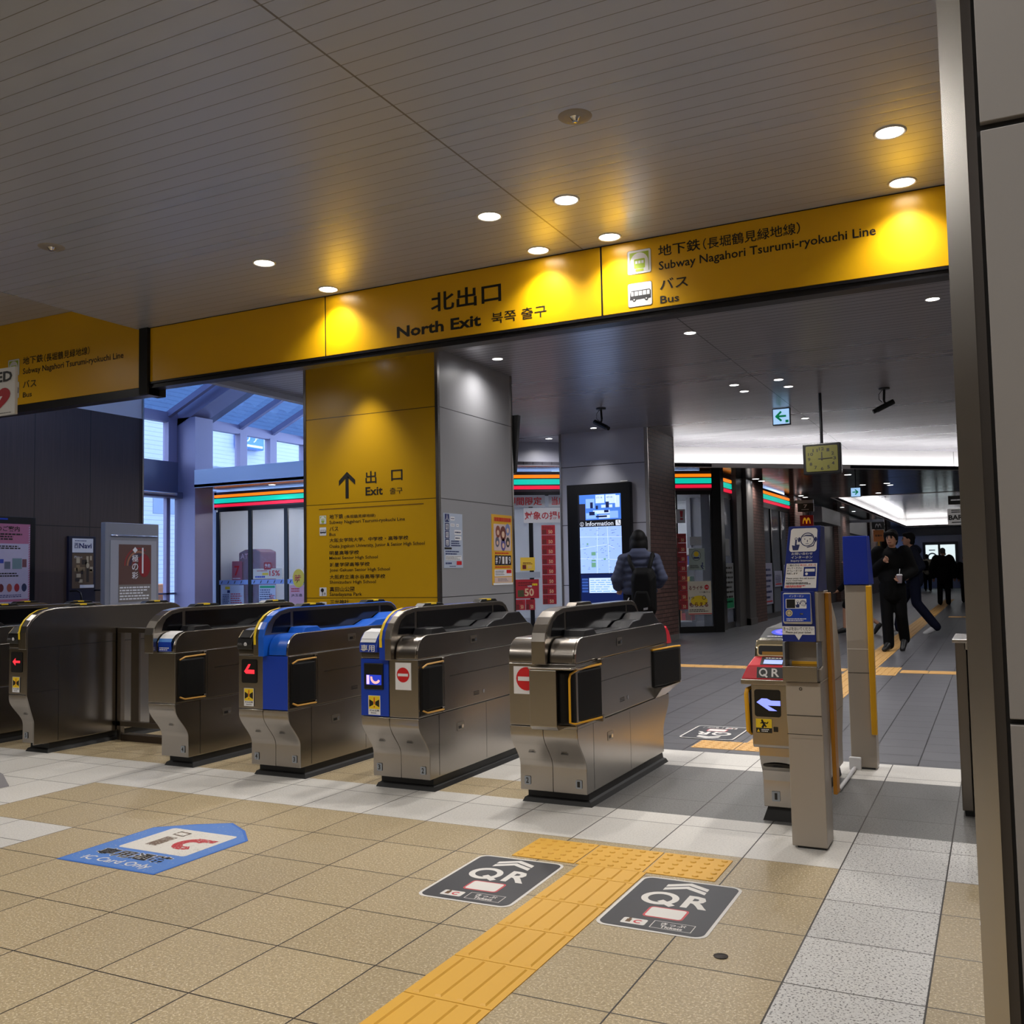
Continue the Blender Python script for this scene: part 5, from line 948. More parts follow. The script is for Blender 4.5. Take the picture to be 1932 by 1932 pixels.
mb = MB(); run(mb, R0, LC-.01, LC+.08, -.04, 0, WF); run(mb, R0, LC+.06, 3.62, -.36, -.3, WF); struct(mb, 'trim_8')
mb = MB()
for cx_ in (-4.5, 1.4):
    for cy_ in (28.2, 54.2): mb.box(cx_, cx_+.4, cy_, cy_+.4, LC+.06, 3.75, WF)  # corner blocks added to keep sky light from leaking into the recess
struct(mb, 'sky_block_corners')
slab('sky_block_slab', [(-8.3, 6.62), (4, 6.62), (4, 56), (-8.3, 56)], 4.1, .05, M_BLACK); slab('sky_block_slab_hall', [(XL, YB-.2), (4, YB-.2), (4, 6.62), (XL, 6.62)], 4.16, .05, M_BLACK)  # unseen slabs added above the ceilings to block sky light
mb = MB(); run(mb, R0, LC+.061, LC+.08, -.22, -.1, COVE); single(mb, 'cove_light', 'bright rectangular cove light in the far passage ceiling', 'cove light')
for x, y, s_ in [(-4.65, 21.3, 'nearer one by the near brick strip'), (-4.65, 21.9, 'farther one by the near brick strip'), (-2.75, 21.6, 'beside the far arrow sign'), (-2.8, 24.6, 'nearer one of the middle pair'), (-2.24, 24.5, 'nearer one right of the middle'), (-2.22, 25.1, 'farther one right of the middle'), (-2.76, 27.65, 'near the far cove corner'), (-4.72, 27.2, 'nearer one by the middle brick strip'), (-4.72, 27.9, 'farther one by the middle brick strip'), (-4.5, 33.6, 'nearer one by the awning box'), (-4.5, 36.5, 'by the far brick strip'), (-4.5, 46, 'by the farther brick strip'), (-13.68, 15.9, 'in the atrium store soffit')]:
    downlight(x, y, LC, 'downlight in the dark lower ceiling, '+s_, 45, .07, (1, .96, .9), M_LAMPC, size=150)
# store interiors
mb = MB(); IN = mat('store_white_wall', '#d6d8da', .5)
mb.box(-15.9, -15.8, 16.5, 23.5, 0, 3.0, IN); mb.box(-15.9, -6.65, 23.5, 23.6, 0, 3.0, IN); struct(mb, 'wall_store_back'); mb = MB(); mb.prism([(-15.9, 16.45), (-8.2, 16.45), (-5.15, 18.45), (-5.15, 27), (-15.9, 27)], 'z', 2.95, 3.0, IN); struct(mb, 'ceiling_store')
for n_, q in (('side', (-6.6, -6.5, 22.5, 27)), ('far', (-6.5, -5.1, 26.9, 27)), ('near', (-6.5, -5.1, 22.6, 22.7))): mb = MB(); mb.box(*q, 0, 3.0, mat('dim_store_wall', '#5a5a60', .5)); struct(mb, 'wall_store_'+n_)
SL = mat('store_light_tube', '#ffffff', .4, emit=26, ecol='#eef4ff')
for k, (x, y) in enumerate([(-14.3, 18.0), (-14.3, 20.0), (-11, 18.5), (-8.6, 17.6), (-7.6, 18.8), (-7.4, 20.2), (-7.6, 21.6), (-12.6, 17.6)]):
    m = MB(); m.box(x-.7, x+.7, y-.05, y+.05, 2.88, 2.93, SL); single(m, 'store_light', 'white tube light inside the store ceiling', 'ceiling light', 'store tube lights')
def goods(m, x0, x1, y0, y1, zs, cols):
    x = x0
    for z in zs:
        x = x0
        while x < x1: w = random.uniform(.06, .14); m.box(x, min(x+w*.92, x1), y0, y1, z, z+random.uniform(.12, .24), mat(*random.choice(cols))); x += w
CG = [('goods_red', '#b8302c'), ('goods_yellow', '#d8b030'), ('goods_green', '#3c8a4a'), ('goods_white', '#cfcfcf'), ('goods_blue', '#3058a8'), ('goods_orange', '#d8782a'), ('goods_brown', '#6a4430')]
for i, (x0, x1, y) in enumerate([(-8.6, -7.2, 19.5), (-6.9, -5.9, 20.3), (-14.6, -13.2, 20.5)]):
    t = thing('store_shelf', ('white goods shelf behind the striped store window beside the grey pillar', 'goods shelf behind the angled store door', 'goods shelf behind the atrium store front')[i], 'shelf', ((x0+x1)/2, y, 0))
    m = MB(); m.box(x0, x1, y+.3, y+.34, 0, 1.7, M_WHITEP)
    for z in (.1, .5, .9, 1.3): m.box(x0, x1, y, y+.3, z, z+.03, M_WHITEP)
    part(m, 'rack', t)
    m = MB(); goods(m, x0+.01, x1-.01, y+.02, y+.28, (.131, .531, .931, 1.331), CG); o = tag(m.build('packaged_goods'), 'rows of small colourful packages on the store shelf', 'goods', None, 'stuff'); o['label'] = ('rows of packages on the shelf beside the grey pillar', 'rows of packages on the shelf behind the angled door', 'rows of packages on the atrium store shelf')[i]
t = thing('store_shelf', 'goods shelf behind the passage side store windows', 'shelf', (-6.2, 24.8, 0)); m = MB(); m.box(-6.45, -6.4, 23.2, 26.5, 0, 1.7, M_WHITEP)
for z in (.1, .5, .9, 1.3): m.box(-6.4, -6.1, 23.2, 26.5, z, z+.03, M_WHITEP)
part(m, 'rack', t); m = MB()
for z in (.131, .531, .931, 1.331):
    y = 23.22
    while y < 26.4: w = random.uniform(.08, .16); m.box(-6.38, -6.13, y, y+w*.92, z, z+random.uniform(.12, .24), mat(*random.choice(CG))); y += w
tag(m.build('packaged_goods'), 'rows of packages on the shelf behind the passage side store windows', 'goods', None, 'stuff')
m = MB(); m.box(-5.9, -5.8, 23.3, 26.4, 2.88, 2.93, mat('dim_store_tube', '#ffffff', .4, emit=5)); single(m, 'store_light', 'tube light inside the passage side store windows', 'ceiling light')
t = thing('cash_machine', 'dark red cash machine behind the atrium store glass', 'cash machine', (-15.3, 17.0, 0)); CM = Pl((0, 16.85, 0), (1, 0, 0), (0, 0, 1))
m = MB(); DR = mat('maroon_panel', '#6e2434', .4); m.prism([(-15.48, 0), (-14.85, 0), (-14.85, 1.82), (-15.0, 1.88), (-15.3, 1.87), (-15.48, 1.8)], 'y', 16.85, 17.4, DR); part(m, 'cabinet', t, bevel=.02)
m = MB(); m.text(CM, 'ATM', -15.42, 1.66, -15.08, 1.78, mat('pink_print', '#d08a98', .5), .004, .01); part(m, 'lettering', t)
def sheet(name, label, pl, a0, b0, a1, b1, c, draw, cat='poster', group=None, h=.045):
    t = thing(name, label, cat, pl.pt((a0+a1)/2, b0), group); m = MB(); m.rect(pl, a0, b0, a1, b1, mat(c[0], c[1], .5), h); part(m, 'paper', t)
    if draw:
        m = MB(); draw(m, h+.003); part(m, 'print', t)
    return t
PWH = ('store_poster_white', '#c3c8d6'); PRD = ('store_poster_red', '#a4202a'); PYL = ('store_poster_yellow', '#e0b838'); PBL = ('store_poster_blue', '#8fa6d8')
def d1(m, h):
    m.rect(S1, -15.42, .98, -15.28, 1.04, M_YSTK, h); m.rect(S1, -15.36, .9, -15.28, .96, M_NAVY, h); m.lines(S1, -15.5, .66, -15.3, .88, 6, M_NAVY, h, .5, 4); m.lines(S1, -15.26, .66, -14.9, .9, 5, M_RED, h, .4, 5)
def d2(m, h): m.rect(S1, -14.42, 1.0, -14.0, 1.05, M_GRN, h); m.lines(S1, -14.42, .65, -14.02, .98, 7, M_NAVY, h, .4, 6); m.lines(S1, -14.15, .75, -14.0, .85, 3, M_RED, h)
sheet('window_poster', 'white price poster low on the left atrium store window', S1, -15.55, .609, -14.88, 1.07, PWH, d1); sheet('window_poster', 'white poster with green heading on the middle atrium store window', S1, -14.447, .608, -13.98, 1.07, PWH, d2)
def d3(m, h): m.text(S1, '15%', -14.15, 1.26, -13.86, 1.38, M_RED, h, .02); m.lines(S1, -14.55, 1.21, -14.2, 1.28, 1, M_BLUED, h); m.rect(S1, -14.35, 1.28, -14.18, 1.33, M_YSTK, h); m.lines(S1, -14.5, 1.36, -14.2, 1.39, 1, M_RED, h)
sheet('window_poster', 'white 15 percent banner on the middle atrium store window', S1, -14.612, 1.2, -13.80, 1.423, ('store_poster_cream', '#d8d0c0'), d3)
def d4(m, h): m.text(S1, '予約', -14.28, 1.44, -14.12, 1.53, M_WHT, h, .01)
sheet('window_poster', 'small red square notice above the 15 percent banner', S1, -14.3, 1.4, -14.1, 1.56, PRD, d4, h=.05)
def d5(m, h): m.text(S1, '7', -15.15, 1.28, -15.0, 1.5, M_RED, h, .02); m.lines(S1, -15.2, 1.2, -14.95, 1.24, 1, M_WHT, h)
sheet('window_poster', 'white and red bank notice on the left atrium store window', S1, -15.22, 1.18, -14.93, 1.6, ('store_poster_pink', '#a85a68'), d5)
for a0, a1, l in ((-15.6, -14.76, 'left'), (-14.66, -13.75, 'middle'), (-13.65, -13.0, 'right')):
    def db(m, h, a0=a0, a1=a1):
        a = a0+.05
        while a < a1-.05: m.poly(S1, [(a, 1.1), (a+.03, 1.11), (a+.06, 1.17), (a+.03, 1.16)], mat('dark_grey_print'), h); a += .19
    sheet('window_strip', 'pale striped safety strip across the %s atrium store window' % l, S1, a0, 1.085, a1, 1.185, PBL, db, 'window strip')
def d6(m, h): m.disc(S1, -13.35, 1.2, .16, M_YSTK, h, .2); m.text(S1, '時', -13.45, 1.12, -13.28, 1.28, M_RED, h+.002, .01); m.lines(S1, -13.55, .9, -13.25, 1.0, 2, M_RED, h); m.text(S1, 'JR玉造', -13.55, .8, -13.25, .87, M_INK, h, .01)
sheet('window_poster', 'pink poster with a yellow disc at the right end of the atrium store front', S1, -13.6, .6, -12.9, 1.05, ('store_poster_peach', '#d8a0a8'), d6)
for k, c in enumerate([('goods_orange', '#d8782a'), ('sign_green', '#2f9a78'), ('sign_pink', '#c0507a'), ('sign_violet', '#5a3ca0'), ('goods_blue', '#3058a8')]): m = MB(); m.box(-13.3, -12.7, 17.0, 17.02, 1.85-.17*k, 2.0-.17*k, mat(*c)); single(m, 'wall_card', ('orange', 'green', 'pink', 'violet', 'blue')[k]+' card of the coloured stack inside the atrium store', 'card', 'coloured cards inside the store')
# sheets on the angled front
MAR = mat('maroon_print', '#6b1f1c', .5); PGR = ('banner_grey', '#b4b5ba')
def b1(m, h): m.text(DP, '期間限定', -.03, 2.52, .64, 2.68, M_RED, h, .02)
def b2(m, h): m.text(DP, '対象の揚げ物', .3, 2.24, 1.25, 2.4, mat('dark_red_print'), h, .02)
sheet('banner', 'grey banner with red characters, upper left of the angled store front', DP, -.08, 2.49, .70, 2.715, PGR, b1, 'banner')
def b1b(m, h): m.text(DP, '当店', .83, 2.52, 1.1, 2.68, M_RED, h, .02)
sheet('banner', 'short grey banner beside the upper red banner', DP, .77, 2.49, 1.25, 2.715, PGR, b1b, 'banner')
sheet('banner', 'grey banner with dark red characters, lower one on the angled store front', DP, .28, 2.18, 1.3, 2.47, PGR, b2, 'banner', h=.05)
def fifty(pl, a0, b0, a1, b1):
    def f(m, h):
        m.rect(pl, a0+.01, b0+.01, a0+(a1-a0)*.35, b0+(b1-b0)*.55, MAR, h); m.text(pl, '50', a0+(a1-a0)*.5, b0+(b1-b0)*.12, a0+(a1-a0)*.8, b0+(b1-b0)*.48, mat('cream_print', '#d9b48a', .5), h, .02); m.lines(pl, a0+.02, b0+(b1-b0)*.6, a1-.02, b1-.02, 2, MAR, h, .5, 5)
    return f
for k in range(8):
    b0 = .62+k*.19; sheet('coupon_sheet', ('lowest' if k == 0 else 'topmost' if k == 7 else 'one')+' of the red 50 sheets stacked beside the information column', DP, .62, b0, .885, b0+.183, PRD, fifty(DP, .62, b0, .885, b0+.183), 'coupon sheet', 'red sheets beside the column')
for k in range(8):
    b0 = .46+k*.185; sheet('coupon_sheet', ('lowest' if k == 0 else 'topmost' if k == 7 else 'one')+' of the red 50 sheets in the strip right of the brick column', DP, 3.27, b0, 3.475, b0+.178, PRD, fifty(DP, 3.27, b0, 3.475, b0+.178), 'coupon sheet', 'red sheets right of the brick column')
def b3(m, h): m.text(DP, '50', .27, .78, .45, .93, mat('cream_print', '#d9b48a', .5), h, .03); m.rect(DP, .14, .77, .26, .9, mat('picture_green', '#4a4a2a', .5), h); m.lines(DP, .15, .97, .52, 1.06, 2, MAR, h); m.rect(DP, .42, .98, .52, 1.02, M_YSTK, h); m.text(DP, '2個', .33, .95, .41, .99, M_WHT, h, .01)
sheet('window_poster', 'large red 50 poster on the store glass beside the grey pillar', DP, .10, .74, .55, 1.1, PRD, b3)
for k in range(2): a0 = .1+.19*k; sheet('window_poster', ('left' if k == 0 else 'right')+' small red sheet under the large 50 poster', DP, a0, .52, a0+.18, .72, PRD, fifty(DP, a0, .52, a0+.18, .72))
sheet('window_poster', 'red 50 poster with a yellow top behind the store glass', DP, .2, 1.27, .48, 1.52, PYL, fifty(DP, .23, 1.29, .46, 1.45))
sheet('window_strip', 'pale safety strip across the angled store window', DP, .1, 1.13, .58, 1.24, ('pale_strip', '#9aa0a8'), None, 'window strip')
def b4(m, h): m.text(DP, '！', 3.36, 2.2, 3.43, 2.38, mat('dark_red_print'), h, .02)
sheet('banner', 'short grey banner with a red exclamation mark', DP, 3.27, 2.14, 3.47, 2.41, PGR, b4, 'banner')
def b5(m, h):
    m.text(DP, 'るライチ', 3.5, .83, 3.78, .91, MAR, h, .02); m.disc(DP, 3.86, .88, .045, M_RED, h, .05); m.text(DP, '+1', 3.835, .86, 3.885, .9, M_WHT, h+.002, .01)
    m.disc(DP, 3.7, .62, .17, M_YSTK, h, .1); m.ring(DP, 3.8, .68, .03, .04, M_INK, h+.002); m.text(DP, 'もらえる', 3.5, .5, 3.88, .59, MAR, h+.003, .03); m.text(DP, '1つ', 3.5, .65, 3.6, .7, M_INK, h+.003, .01); m.text(DP, '1つ買うと', 3.72, .77, 3.93, .8, M_INK, h, .01); m.lines(DP, 3.5, .4, 3.9, .46, 2, M_INK, h); m.rect(DP, 3.48, .36, 3.95, .375, M_RED, h)
sheet('window_poster', 'white poster with a yellow blob low on the angled store door', DP, 3.48, .35, 3.95, 1.0, ('store_poster_ivory', '#cfc6b2'), b5)
def b6(m, h):
    m.ring(DP, 3.67, 1.5, .085, .092, M_INK, h, asp=1.1); m.disc(DP, 3.67, 1.53, .05, M_YSTK, h, .05); m.rect(DP, 3.61, 1.44, 3.73, 1.47, M_NAVY, h); m.lines(DP, 3.54, 1.25, 3.72, 1.32, 3, M_INK, h); m.disc(DP, 3.79, 1.35, .014, M_NAVY, h); m.stroke(DP, [(3.79, 1.33), (3.77, 1.28), (3.80, 1.24)], .02, M_NAVY, h); m.stroke(DP, [(3.75, 1.3), (3.82, 1.29)], .012, M_NAVY, h+.001)
sheet('window_poster', 'pale green poster with a circle on the angled store door', DP, 3.52, 1.22, 3.84, 1.64, ('store_poster_pale_green', '#9aa79f'), b6)
sheet('window_poster', 'small white paper above the circle poster', DP, 3.55, 1.7, 3.78, 1.87, ('store_poster_grey', '#a9adb0'), None)
def b7(m, h): m.lines(CP, 19.6, .5, 20.2, 1.3, 8, M_INK, h, .4, 3); m.rect(CP, 19.6, .42, 20.2, .62, M_GRN, h)
sheet('window_poster', 'tall white sheet in the narrow corner window', CP, 19.55, .4, 20.25, 1.35, ('store_poster_grey', '#a9adb0'), b7); sheet('window_poster', 'small white sheet higher in the narrow corner window', CP, 19.6, 1.5, 20.0, 1.85, ('store_poster_grey', '#a9adb0'), None)
for y0, y1, b0, b1_, l in ((23.2, 24.2, .35, 1.35, 'near'), (24.45, 25.4, .75, 1.15, 'middle'), (25.65, 26.6, .4, 1.3, 'far')):
    def b8(m, h, y0=y0, y1=y1, b0=b0, b1_=b1_): m.lines(CP, y0+.1, b0+.1, y1-.1, b1_-.1, 6, M_NAVY, h, .4, 4); m.rect(CP, y0+.1, b0+.05, y1-.1, b0+.08, M_RED, h)
    sheet('window_poster', 'pale lilac poster on the %s passage side store window' % l, CP, y0, b0, y1, b1_, ('store_poster_lilac', '#a7a8c4'), b8)

# information column with screen, brick column
mb = MB(); mb.box(-6.68, -5.13, 15.23, 16.69, 0, CZ, M_COLP); struct(mb, 'column_information')
mb = MB(); mb.box(-5.135, -5.10, 15.24, 16.69, .1, CZ, M_BRICK); mb.box(-5.135, -5.085, 15.24, 16.7, 0, .1, mat('grey_base', '#6d6a68', .5)); mb.box(-5.15, -5.09, 15.215, 15.245, 0, CZ, M_TRIM); mb.box(-5.135, -5.09, 16.68, 16.71, 0, CZ, M_TRIM); mb.box(-6.70, -6.665, 15.215, 15.245, 0, CZ, M_TRIM); struct(mb, 'wall_brick_column')
IP = Pl((0, 15.12, 0), (1, 0, 0), (0, 0, 1))
t = thing('information_screen', 'tall black framed information screen on the grey column', 'screen', (-5.95, 15.15, 0))
m = MB(); m.box(-6.53, -5.38, 15.12, 15.228, .3, 2.715, mat('blue_black_frame', '#04050a', .3, spec=.3)); m.box(-5.56, -5.42, 15.13, 15.16, 2.715, 2.74, M_WHITEP); part(m, 'frame', t, bevel=.008)
def em(n, c, e): return mat(n, c, .3, emit=e, ecol=c)
B1, B2, B3, B4 = em('screen_sky', '#8ab4f4', .75), em('screen_blue', '#4b84e8', .6), em('screen_pale', '#c4dcff', .8), em('screen_navy', '#0c1c50', .5)
m = MB(); m.rect(IP, -6.33, .62, -5.55, 2.54, em('screen_dark', '#0a0c16', .2), .002)
m.rect(IP, -6.3, 2.1, -5.55, 2.53, B2, .003); m.rect(IP, -6.3, 2.1, -6.19, 2.38, em('screen_brown', '#2c2836', .3), .004)
for a, b, w, h, mt in [(-6.0, 2.38, .16, .14, B3), (-5.82, 2.37, .18, .15, B3), (-5.65, 2.3, .08, .2, B3), (-6.18, 2.3, .16, .16, B1), (-6.18, 2.12, .2, .1, B1), (-5.95, 2.12, .2, .06, B3), (-5.75, 2.12, .15, .12, B1), (-6.05, 2.2, .3, .06, B3), (-5.9, 2.3, .2, .05, B3)]: m.rect(IP, a, b, a+w, b+h, mt, .005)
for a, b, w, h in [(-6.1, 2.3, .05, .1), (-6.0, 2.28, .04, .06), (-5.82, 2.3, .06, .1), (-6.12, 2.18, .1, .06), (-5.85, 2.22, .08, .04), (-6.0, 2.14, .2, .03)]: m.rect(IP, a, b, a+w, b+h, B4, .006)
m.text(IP, '17:14', -5.98, 2.46, -5.88, 2.49, B4, .007); m.text(IP, '47:14', -5.8, 2.46, -5.7, 2.49, B4, .007); part(m, 'picture_screen', t, 'blue lit picture on the upper screen')
m = MB(); m.text(IP, 'Information', -6.19, 2.0, -5.69, 2.075, em('screen_white', '#dfe6f4', .6), .004, .01); m.ring(IP, -6.26, 2.035, .03, .036, em('screen_white', '#dfe6f4', .6), .004); m.text(IP, 'i', -6.266, 2.012, -6.254, 2.055, em('screen_white', '#dfe6f4', .6), .004, .03); m.rrect(IP, -5.65, 1.995, -5.56, 2.085, .01, em('screen_white', '#dfe6f4', .6), .004); m.disc(IP, -5.605, 2.065, .01, M_INK, .005); m.stroke(IP, [(-5.605, 2.05), (-5.605, 2.03), (-5.58, 2.03), (-5.575, 2.01)], .008, M_INK, .005); part(m, 'lettering', t, 'white Information heading')
m = MB(); m.rect(IP, -6.3, 1.2, -5.55, 1.985, em('screen_map', '#9dbdf0', .72), .003)
for k in range(60): a = -6.28+random.random()*.7; b = 1.22+random.random()*.74; m.rect(IP, a, b, a+random.uniform(.01, .05), b+.006, em('screen_map_ink', '#5578b0', .5), .005)
for a, b, w, h in [(-6.1, 1.5, .08, .06), (-6.1, 1.4, .08, .03), (-6.1, 1.3, .08, .08), (-5.88, 1.42, .04, .03), (-6.18, 1.68, .03, .03)]: m.rect(IP, a, b, a+w, b+h, em('screen_map_green', '#6fa58a', .6), .005)
for pts in ([(-6.0, 1.2), (-5.98, 1.98)], [(-5.78, 1.2), (-5.8, 1.98)], [(-6.3, 1.62), (-6.0, 1.66), (-5.8, 1.68), (-5.66, 1.6)], [(-6.3, 1.45), (-5.55, 1.42)], [(-6.3, 1.82), (-5.55, 1.8)]): m.stroke(IP, pts, .008, B3, .0045)
part(m, 'map_screen', t, 'pale blue street map')
m = MB(); m.rect(IP, -6.3, .63, -5.55, 1.185, B4, .003); m.rect(IP, -6.15, .87, -5.6, 1.12, B3, .005); m.lines(IP, -6.13, .88, -5.65, 1.1, 6, B2, .007, .25, 4)
for k in range(5): m.rect(IP, -6.28, .88+.05*k, -6.17, .915+.05*k, em('screen_mid', '#3a5ca8', .5), .005)
for k in range(7): m.rect(IP, -6.28+.1*k, .64, -6.2+.1*k, .7, B2, .005)
part(m, 'menu_screen', t, 'dark blue menu area')

# hanging signs, clock, cameras
t = thing('exit_arrow_sign', 'lit green left-arrow exit sign hanging from the near passage ceiling', 'sign', (-2.77, 14.6, 3.37)); XP = Pl((0, 14.57, 0), (1, 0, 0), (0, 0, 1))
LITW = mat('lit_pale_sign', '#bfe0ff', .4, emit=.85, ecol='#a8d4ff'); GRL = mat('green_lit_arrow', '#10a870', .4, emit=.3, ecol='#0aa060')
m = MB(); m.box(-2.9, -2.64, 14.57, 14.63, 3.37, 3.62, mat('dark_sign_edge', '#20242c', .4)); m.rect(XP, -2.888, 3.382, -2.652, 3.608, LITW, .003); part(m, 'box', t)
def arrow(m, pl, a, b, s, d, mt, h): m.rect(pl, a-s*.85, b-s*.18, a+s*.85, b+s*.18, mt, h); m.stroke(pl, [(a+d*s*.05, b+s*.75), (a+d*s*.85, b), (a+d*s*.05, b-s*.75)], s*.36, mt, h+.001)
m = MB(); arrow(m, XP, -2.77, 3.5, .085, -1, GRL, .006); m.rect(XP, -2.71, 3.4, -2.665, 3.44, GRL, .006); part(m, 'arrow', t, 'green left arrow')
t = thing('exit_arrow_sign', 'lit green right-arrow exit sign under the far lower ceiling', 'sign', (-2.53, 21.0, 2.667)); XP = Pl((0, 20.97, 0), (1, 0, 0), (0, 0, 1))
m = MB(); m.box(-2.633, -2.43, 20.97, 21.03, 2.667, 2.867, mat('dark_sign_edge')); m.rect(XP, -2.623, 2.677, -2.44, 2.857, LITW, .003); part(m, 'box', t)
m = MB(); arrow(m, XP, -2.54, 2.77, .063, 1, GRL, .006); part(m, 'arrow', t, 'green right arrow'); m = MB(); m.cyl((-2.53, 21, 2.86), (-2.53, 21, LC+.01), .01, M_BTRIM, 8); part(m, 'hanger', t)
t = thing('hanging_clock', 'olive faced square clock on a rod in the passage', 'clock', (-2.06, 13.6, 2.5)); KP = Pl((0, 13.55, 0), (1, .0, 0), (0, 0, 1))
m = MB(); m.box(-2.305, -1.805, 13.555, 13.66, 2.505, 2.925, M_BLACK); part(m, 'case', t, bevel=.012)
m = MB(); m.rrect(KP, -2.265, 2.54, -1.845, 2.89, .02, mat('olive_clock_face', '#4e4b0b', .5), .002); part(m, 'dial', t, 'olive yellow dial')
m = MB()
for k in range(12):
    a = math.radians(90-30*(k+1)); x = -2.055+.16*math.cos(a)*1.05; z = 2.712+.135*math.sin(a); s_ = str(k+1); w = .018 if len(s_) == 1 else .034
    m = MB(); m.text(KP, s_, x-w, z-.022, x+w, z+.022, M_INK, .004, .02); part(m, 'numeral', t)
m = MB(); m.stroke(KP, [(-2.055, 2.69), (-2.053, 2.80)], .014, M_INK, .006); part(m, 'hour_hand', t); m = MB(); m.stroke(KP, [(-2.1, 2.71), (-1.92, 2.716)], .01, M_INK, .007); part(m, 'minute_hand', t)
m = MB(); m.cyl((-2.055, 13.6, 2.92), (-2.055, 13.6, CZ), .02, M_BTRIM, 12); part(m, 'rod', t)
def camera_thing(x, y, d, label):
    t = thing('security_camera', label, 'security camera', (x, y, CZ)); DG = mat('dark_camera_metal', '#1c1d20', .35, .3)
    m = MB(); m.lathe([(.001, -.02), (.07, -.02), (.075, 0), (.001, 0)], (x, y, CZ), DG, 18); part(m, 'mount', t)
    m = MB(); m.cyl((x, y, CZ-.02), (x+.01*d, y, CZ-.17), .016, DG, 10); m.tube([(x+.01*d, y, CZ-.17), (x-.0, y, CZ-.2), (x-.04*d, y, CZ-.21)], .016, DG, 8); part(m, 'arm', t)
    m = MB(); a = Vector((x-.11*d, y+.02, CZ-.19)); b = Vector((x+.10*d, y-.06, CZ-.30)); u = (b-a).normalized(); m.tube([a, b], .036, DG, 14); m.tube([b-u*.02, b+u*.05], .03, M_BLACK, 14); part(m, 'camera_body', t)
    m = MB(); m.tube([(x-.02, y, CZ-.02), (x-.07, y, CZ-.08), (x-.07, y, CZ-.15), (x-.03, y, CZ-.19)], .004, M_BLACK, 6); part(m, 'cable', t)
camera_thing(-5.08, 13.1, 1, 'dark security camera under the ceiling before the information column'); camera_thing(-1.236, 13.7, -1, 'dark security camera hanging near the steel trim')
GOLD = mat('golden_print', '#f0b020', .4, emit=.25, ecol='#f0a818')
def arches(m, pl, a0, b0, a1, b1, mt, h):
    w = a1-a0
    for c in (a0+w*.27, a0+w*.73): m.ring(pl, c, b0, w*.16, w*.27, mt, h, 0, 180, 16, (b1-b0)/(w*.27))
t = thing('shop_blade_sign', 'black and red blade sign with golden arches above the intercom post', 'sign', (-4.55, 27, 2.35)); BP = Pl((0, 26.98, 0), (1, 0, 0), (0, 0, 1))
m = MB(); m.box(-4.78, -4.36, 26.98, 27.06, 2.74, 2.97, M_BLACK); m.box(-4.86, -4.36, 26.98, 27.06, 2.97, 3.06, mat('pale_metal')); m.text(BP, '7', -4.62, 2.84, -4.52, 2.94, M_WHT, .003, .03); m.lines(BP, -4.68, 2.78, -4.45, 2.82, 1, M_WHT, .003); part(m, 'panel', t, 'black upper panel')
m = MB(); m.box(-4.73, -4.38, 26.98, 27.06, 2.34, 2.64, M_RED); arches(m, BP, -4.66, 2.41, -4.45, 2.58, GOLD, .004); part(m, 'panel', t, 'red panel with golden arches')
m = MB(); m.cyl((-4.65, 27.02, 2.62), (-4.65, 27.02, 2.76), .01, M_BTRIM, 6); m.cyl((-4.45, 27.02, 2.62), (-4.45, 27.02, 2.76), .01, M_BTRIM, 6); part(m, 'hanger', t)
t = thing('shop_blade_sign', 'small black blade sign with a white arched letter over an orange banner', 'sign', (-3.86, 38, 2.1)); BP = Pl((0, 37.98, 0), (1, 0, 0), (0, 0, 1))
m = MB(); m.box(-4.06, -3.62, 37.98, 38.06, 2.58, 2.85, M_BLACK); m.box(-4.86, -3.64, 37.98, 38.06, 2.85, 2.95, mat('pale_metal')); arches(m, BP, -3.95, 2.64, -3.73, 2.79, M_WHT, .004); part(m, 'panel', t)
m = MB(); m.box(-4.02, -3.66, 37.98, 38.06, 2.12, 2.55, mat('orange_banner', '#c8783a', .5)); m.text(BP, '営業中', -3.96, 2.3, -3.72, 2.38, M_INK, .004, .02); part(m, 'banner', t, 'orange banner')
m = MB(); m.tube([(-3.86, 38.02, 2.12), (-3.95, 38.02, 1.2)], .015, M_YEDGE, 6); m.tube([(-3.83, 38.02, 2.12), (-3.76, 38.02, 1.2)], .015, M_YEDGE, 6); part(m, 'banner_tail', t, 'yellow hanging tails')
t = thing('bar_sign', 'white hanging BAR sign beside the steel wall trim', 'sign', (-.45, 17, 1.86)); BP = Pl((0, 16.97, 0), (1, 0, 0), (0, 0, 1))
m = MB(); m.box(-.66, -.2, 16.97, 17.03, 1.87, 2.13, M_WHITEP); m.text(BP, 'BAR', -.645, 1.95, -.43, 2.03, M_INK, .003, .03); m.lines(BP, -.6, 2.06, -.42, 2.12, 2, M_INK, .003); m.rect(BP, -.6, 1.905, -.44, 1.918, M_INK, .003); m.poly(BP, [(-.44, 1.89), (-.4, 1.9115), (-.44, 1.933)], M_INK, .003); part(m, 'panel', t)
m = MB(); m.box(-.64, -.2, 16.97, 17.03, 2.2, 2.34, M_BLACK); m.lines(BP, -.6, 2.25, -.42, 2.29, 1, M_WHT, .003); part(m, 'panel', t, 'black upper panel')
m = MB(); m.cyl((-.35, 17, 2.13), (-.35, 17, CZ), .01, M_BTRIM, 6); part(m, 'hanger', t)

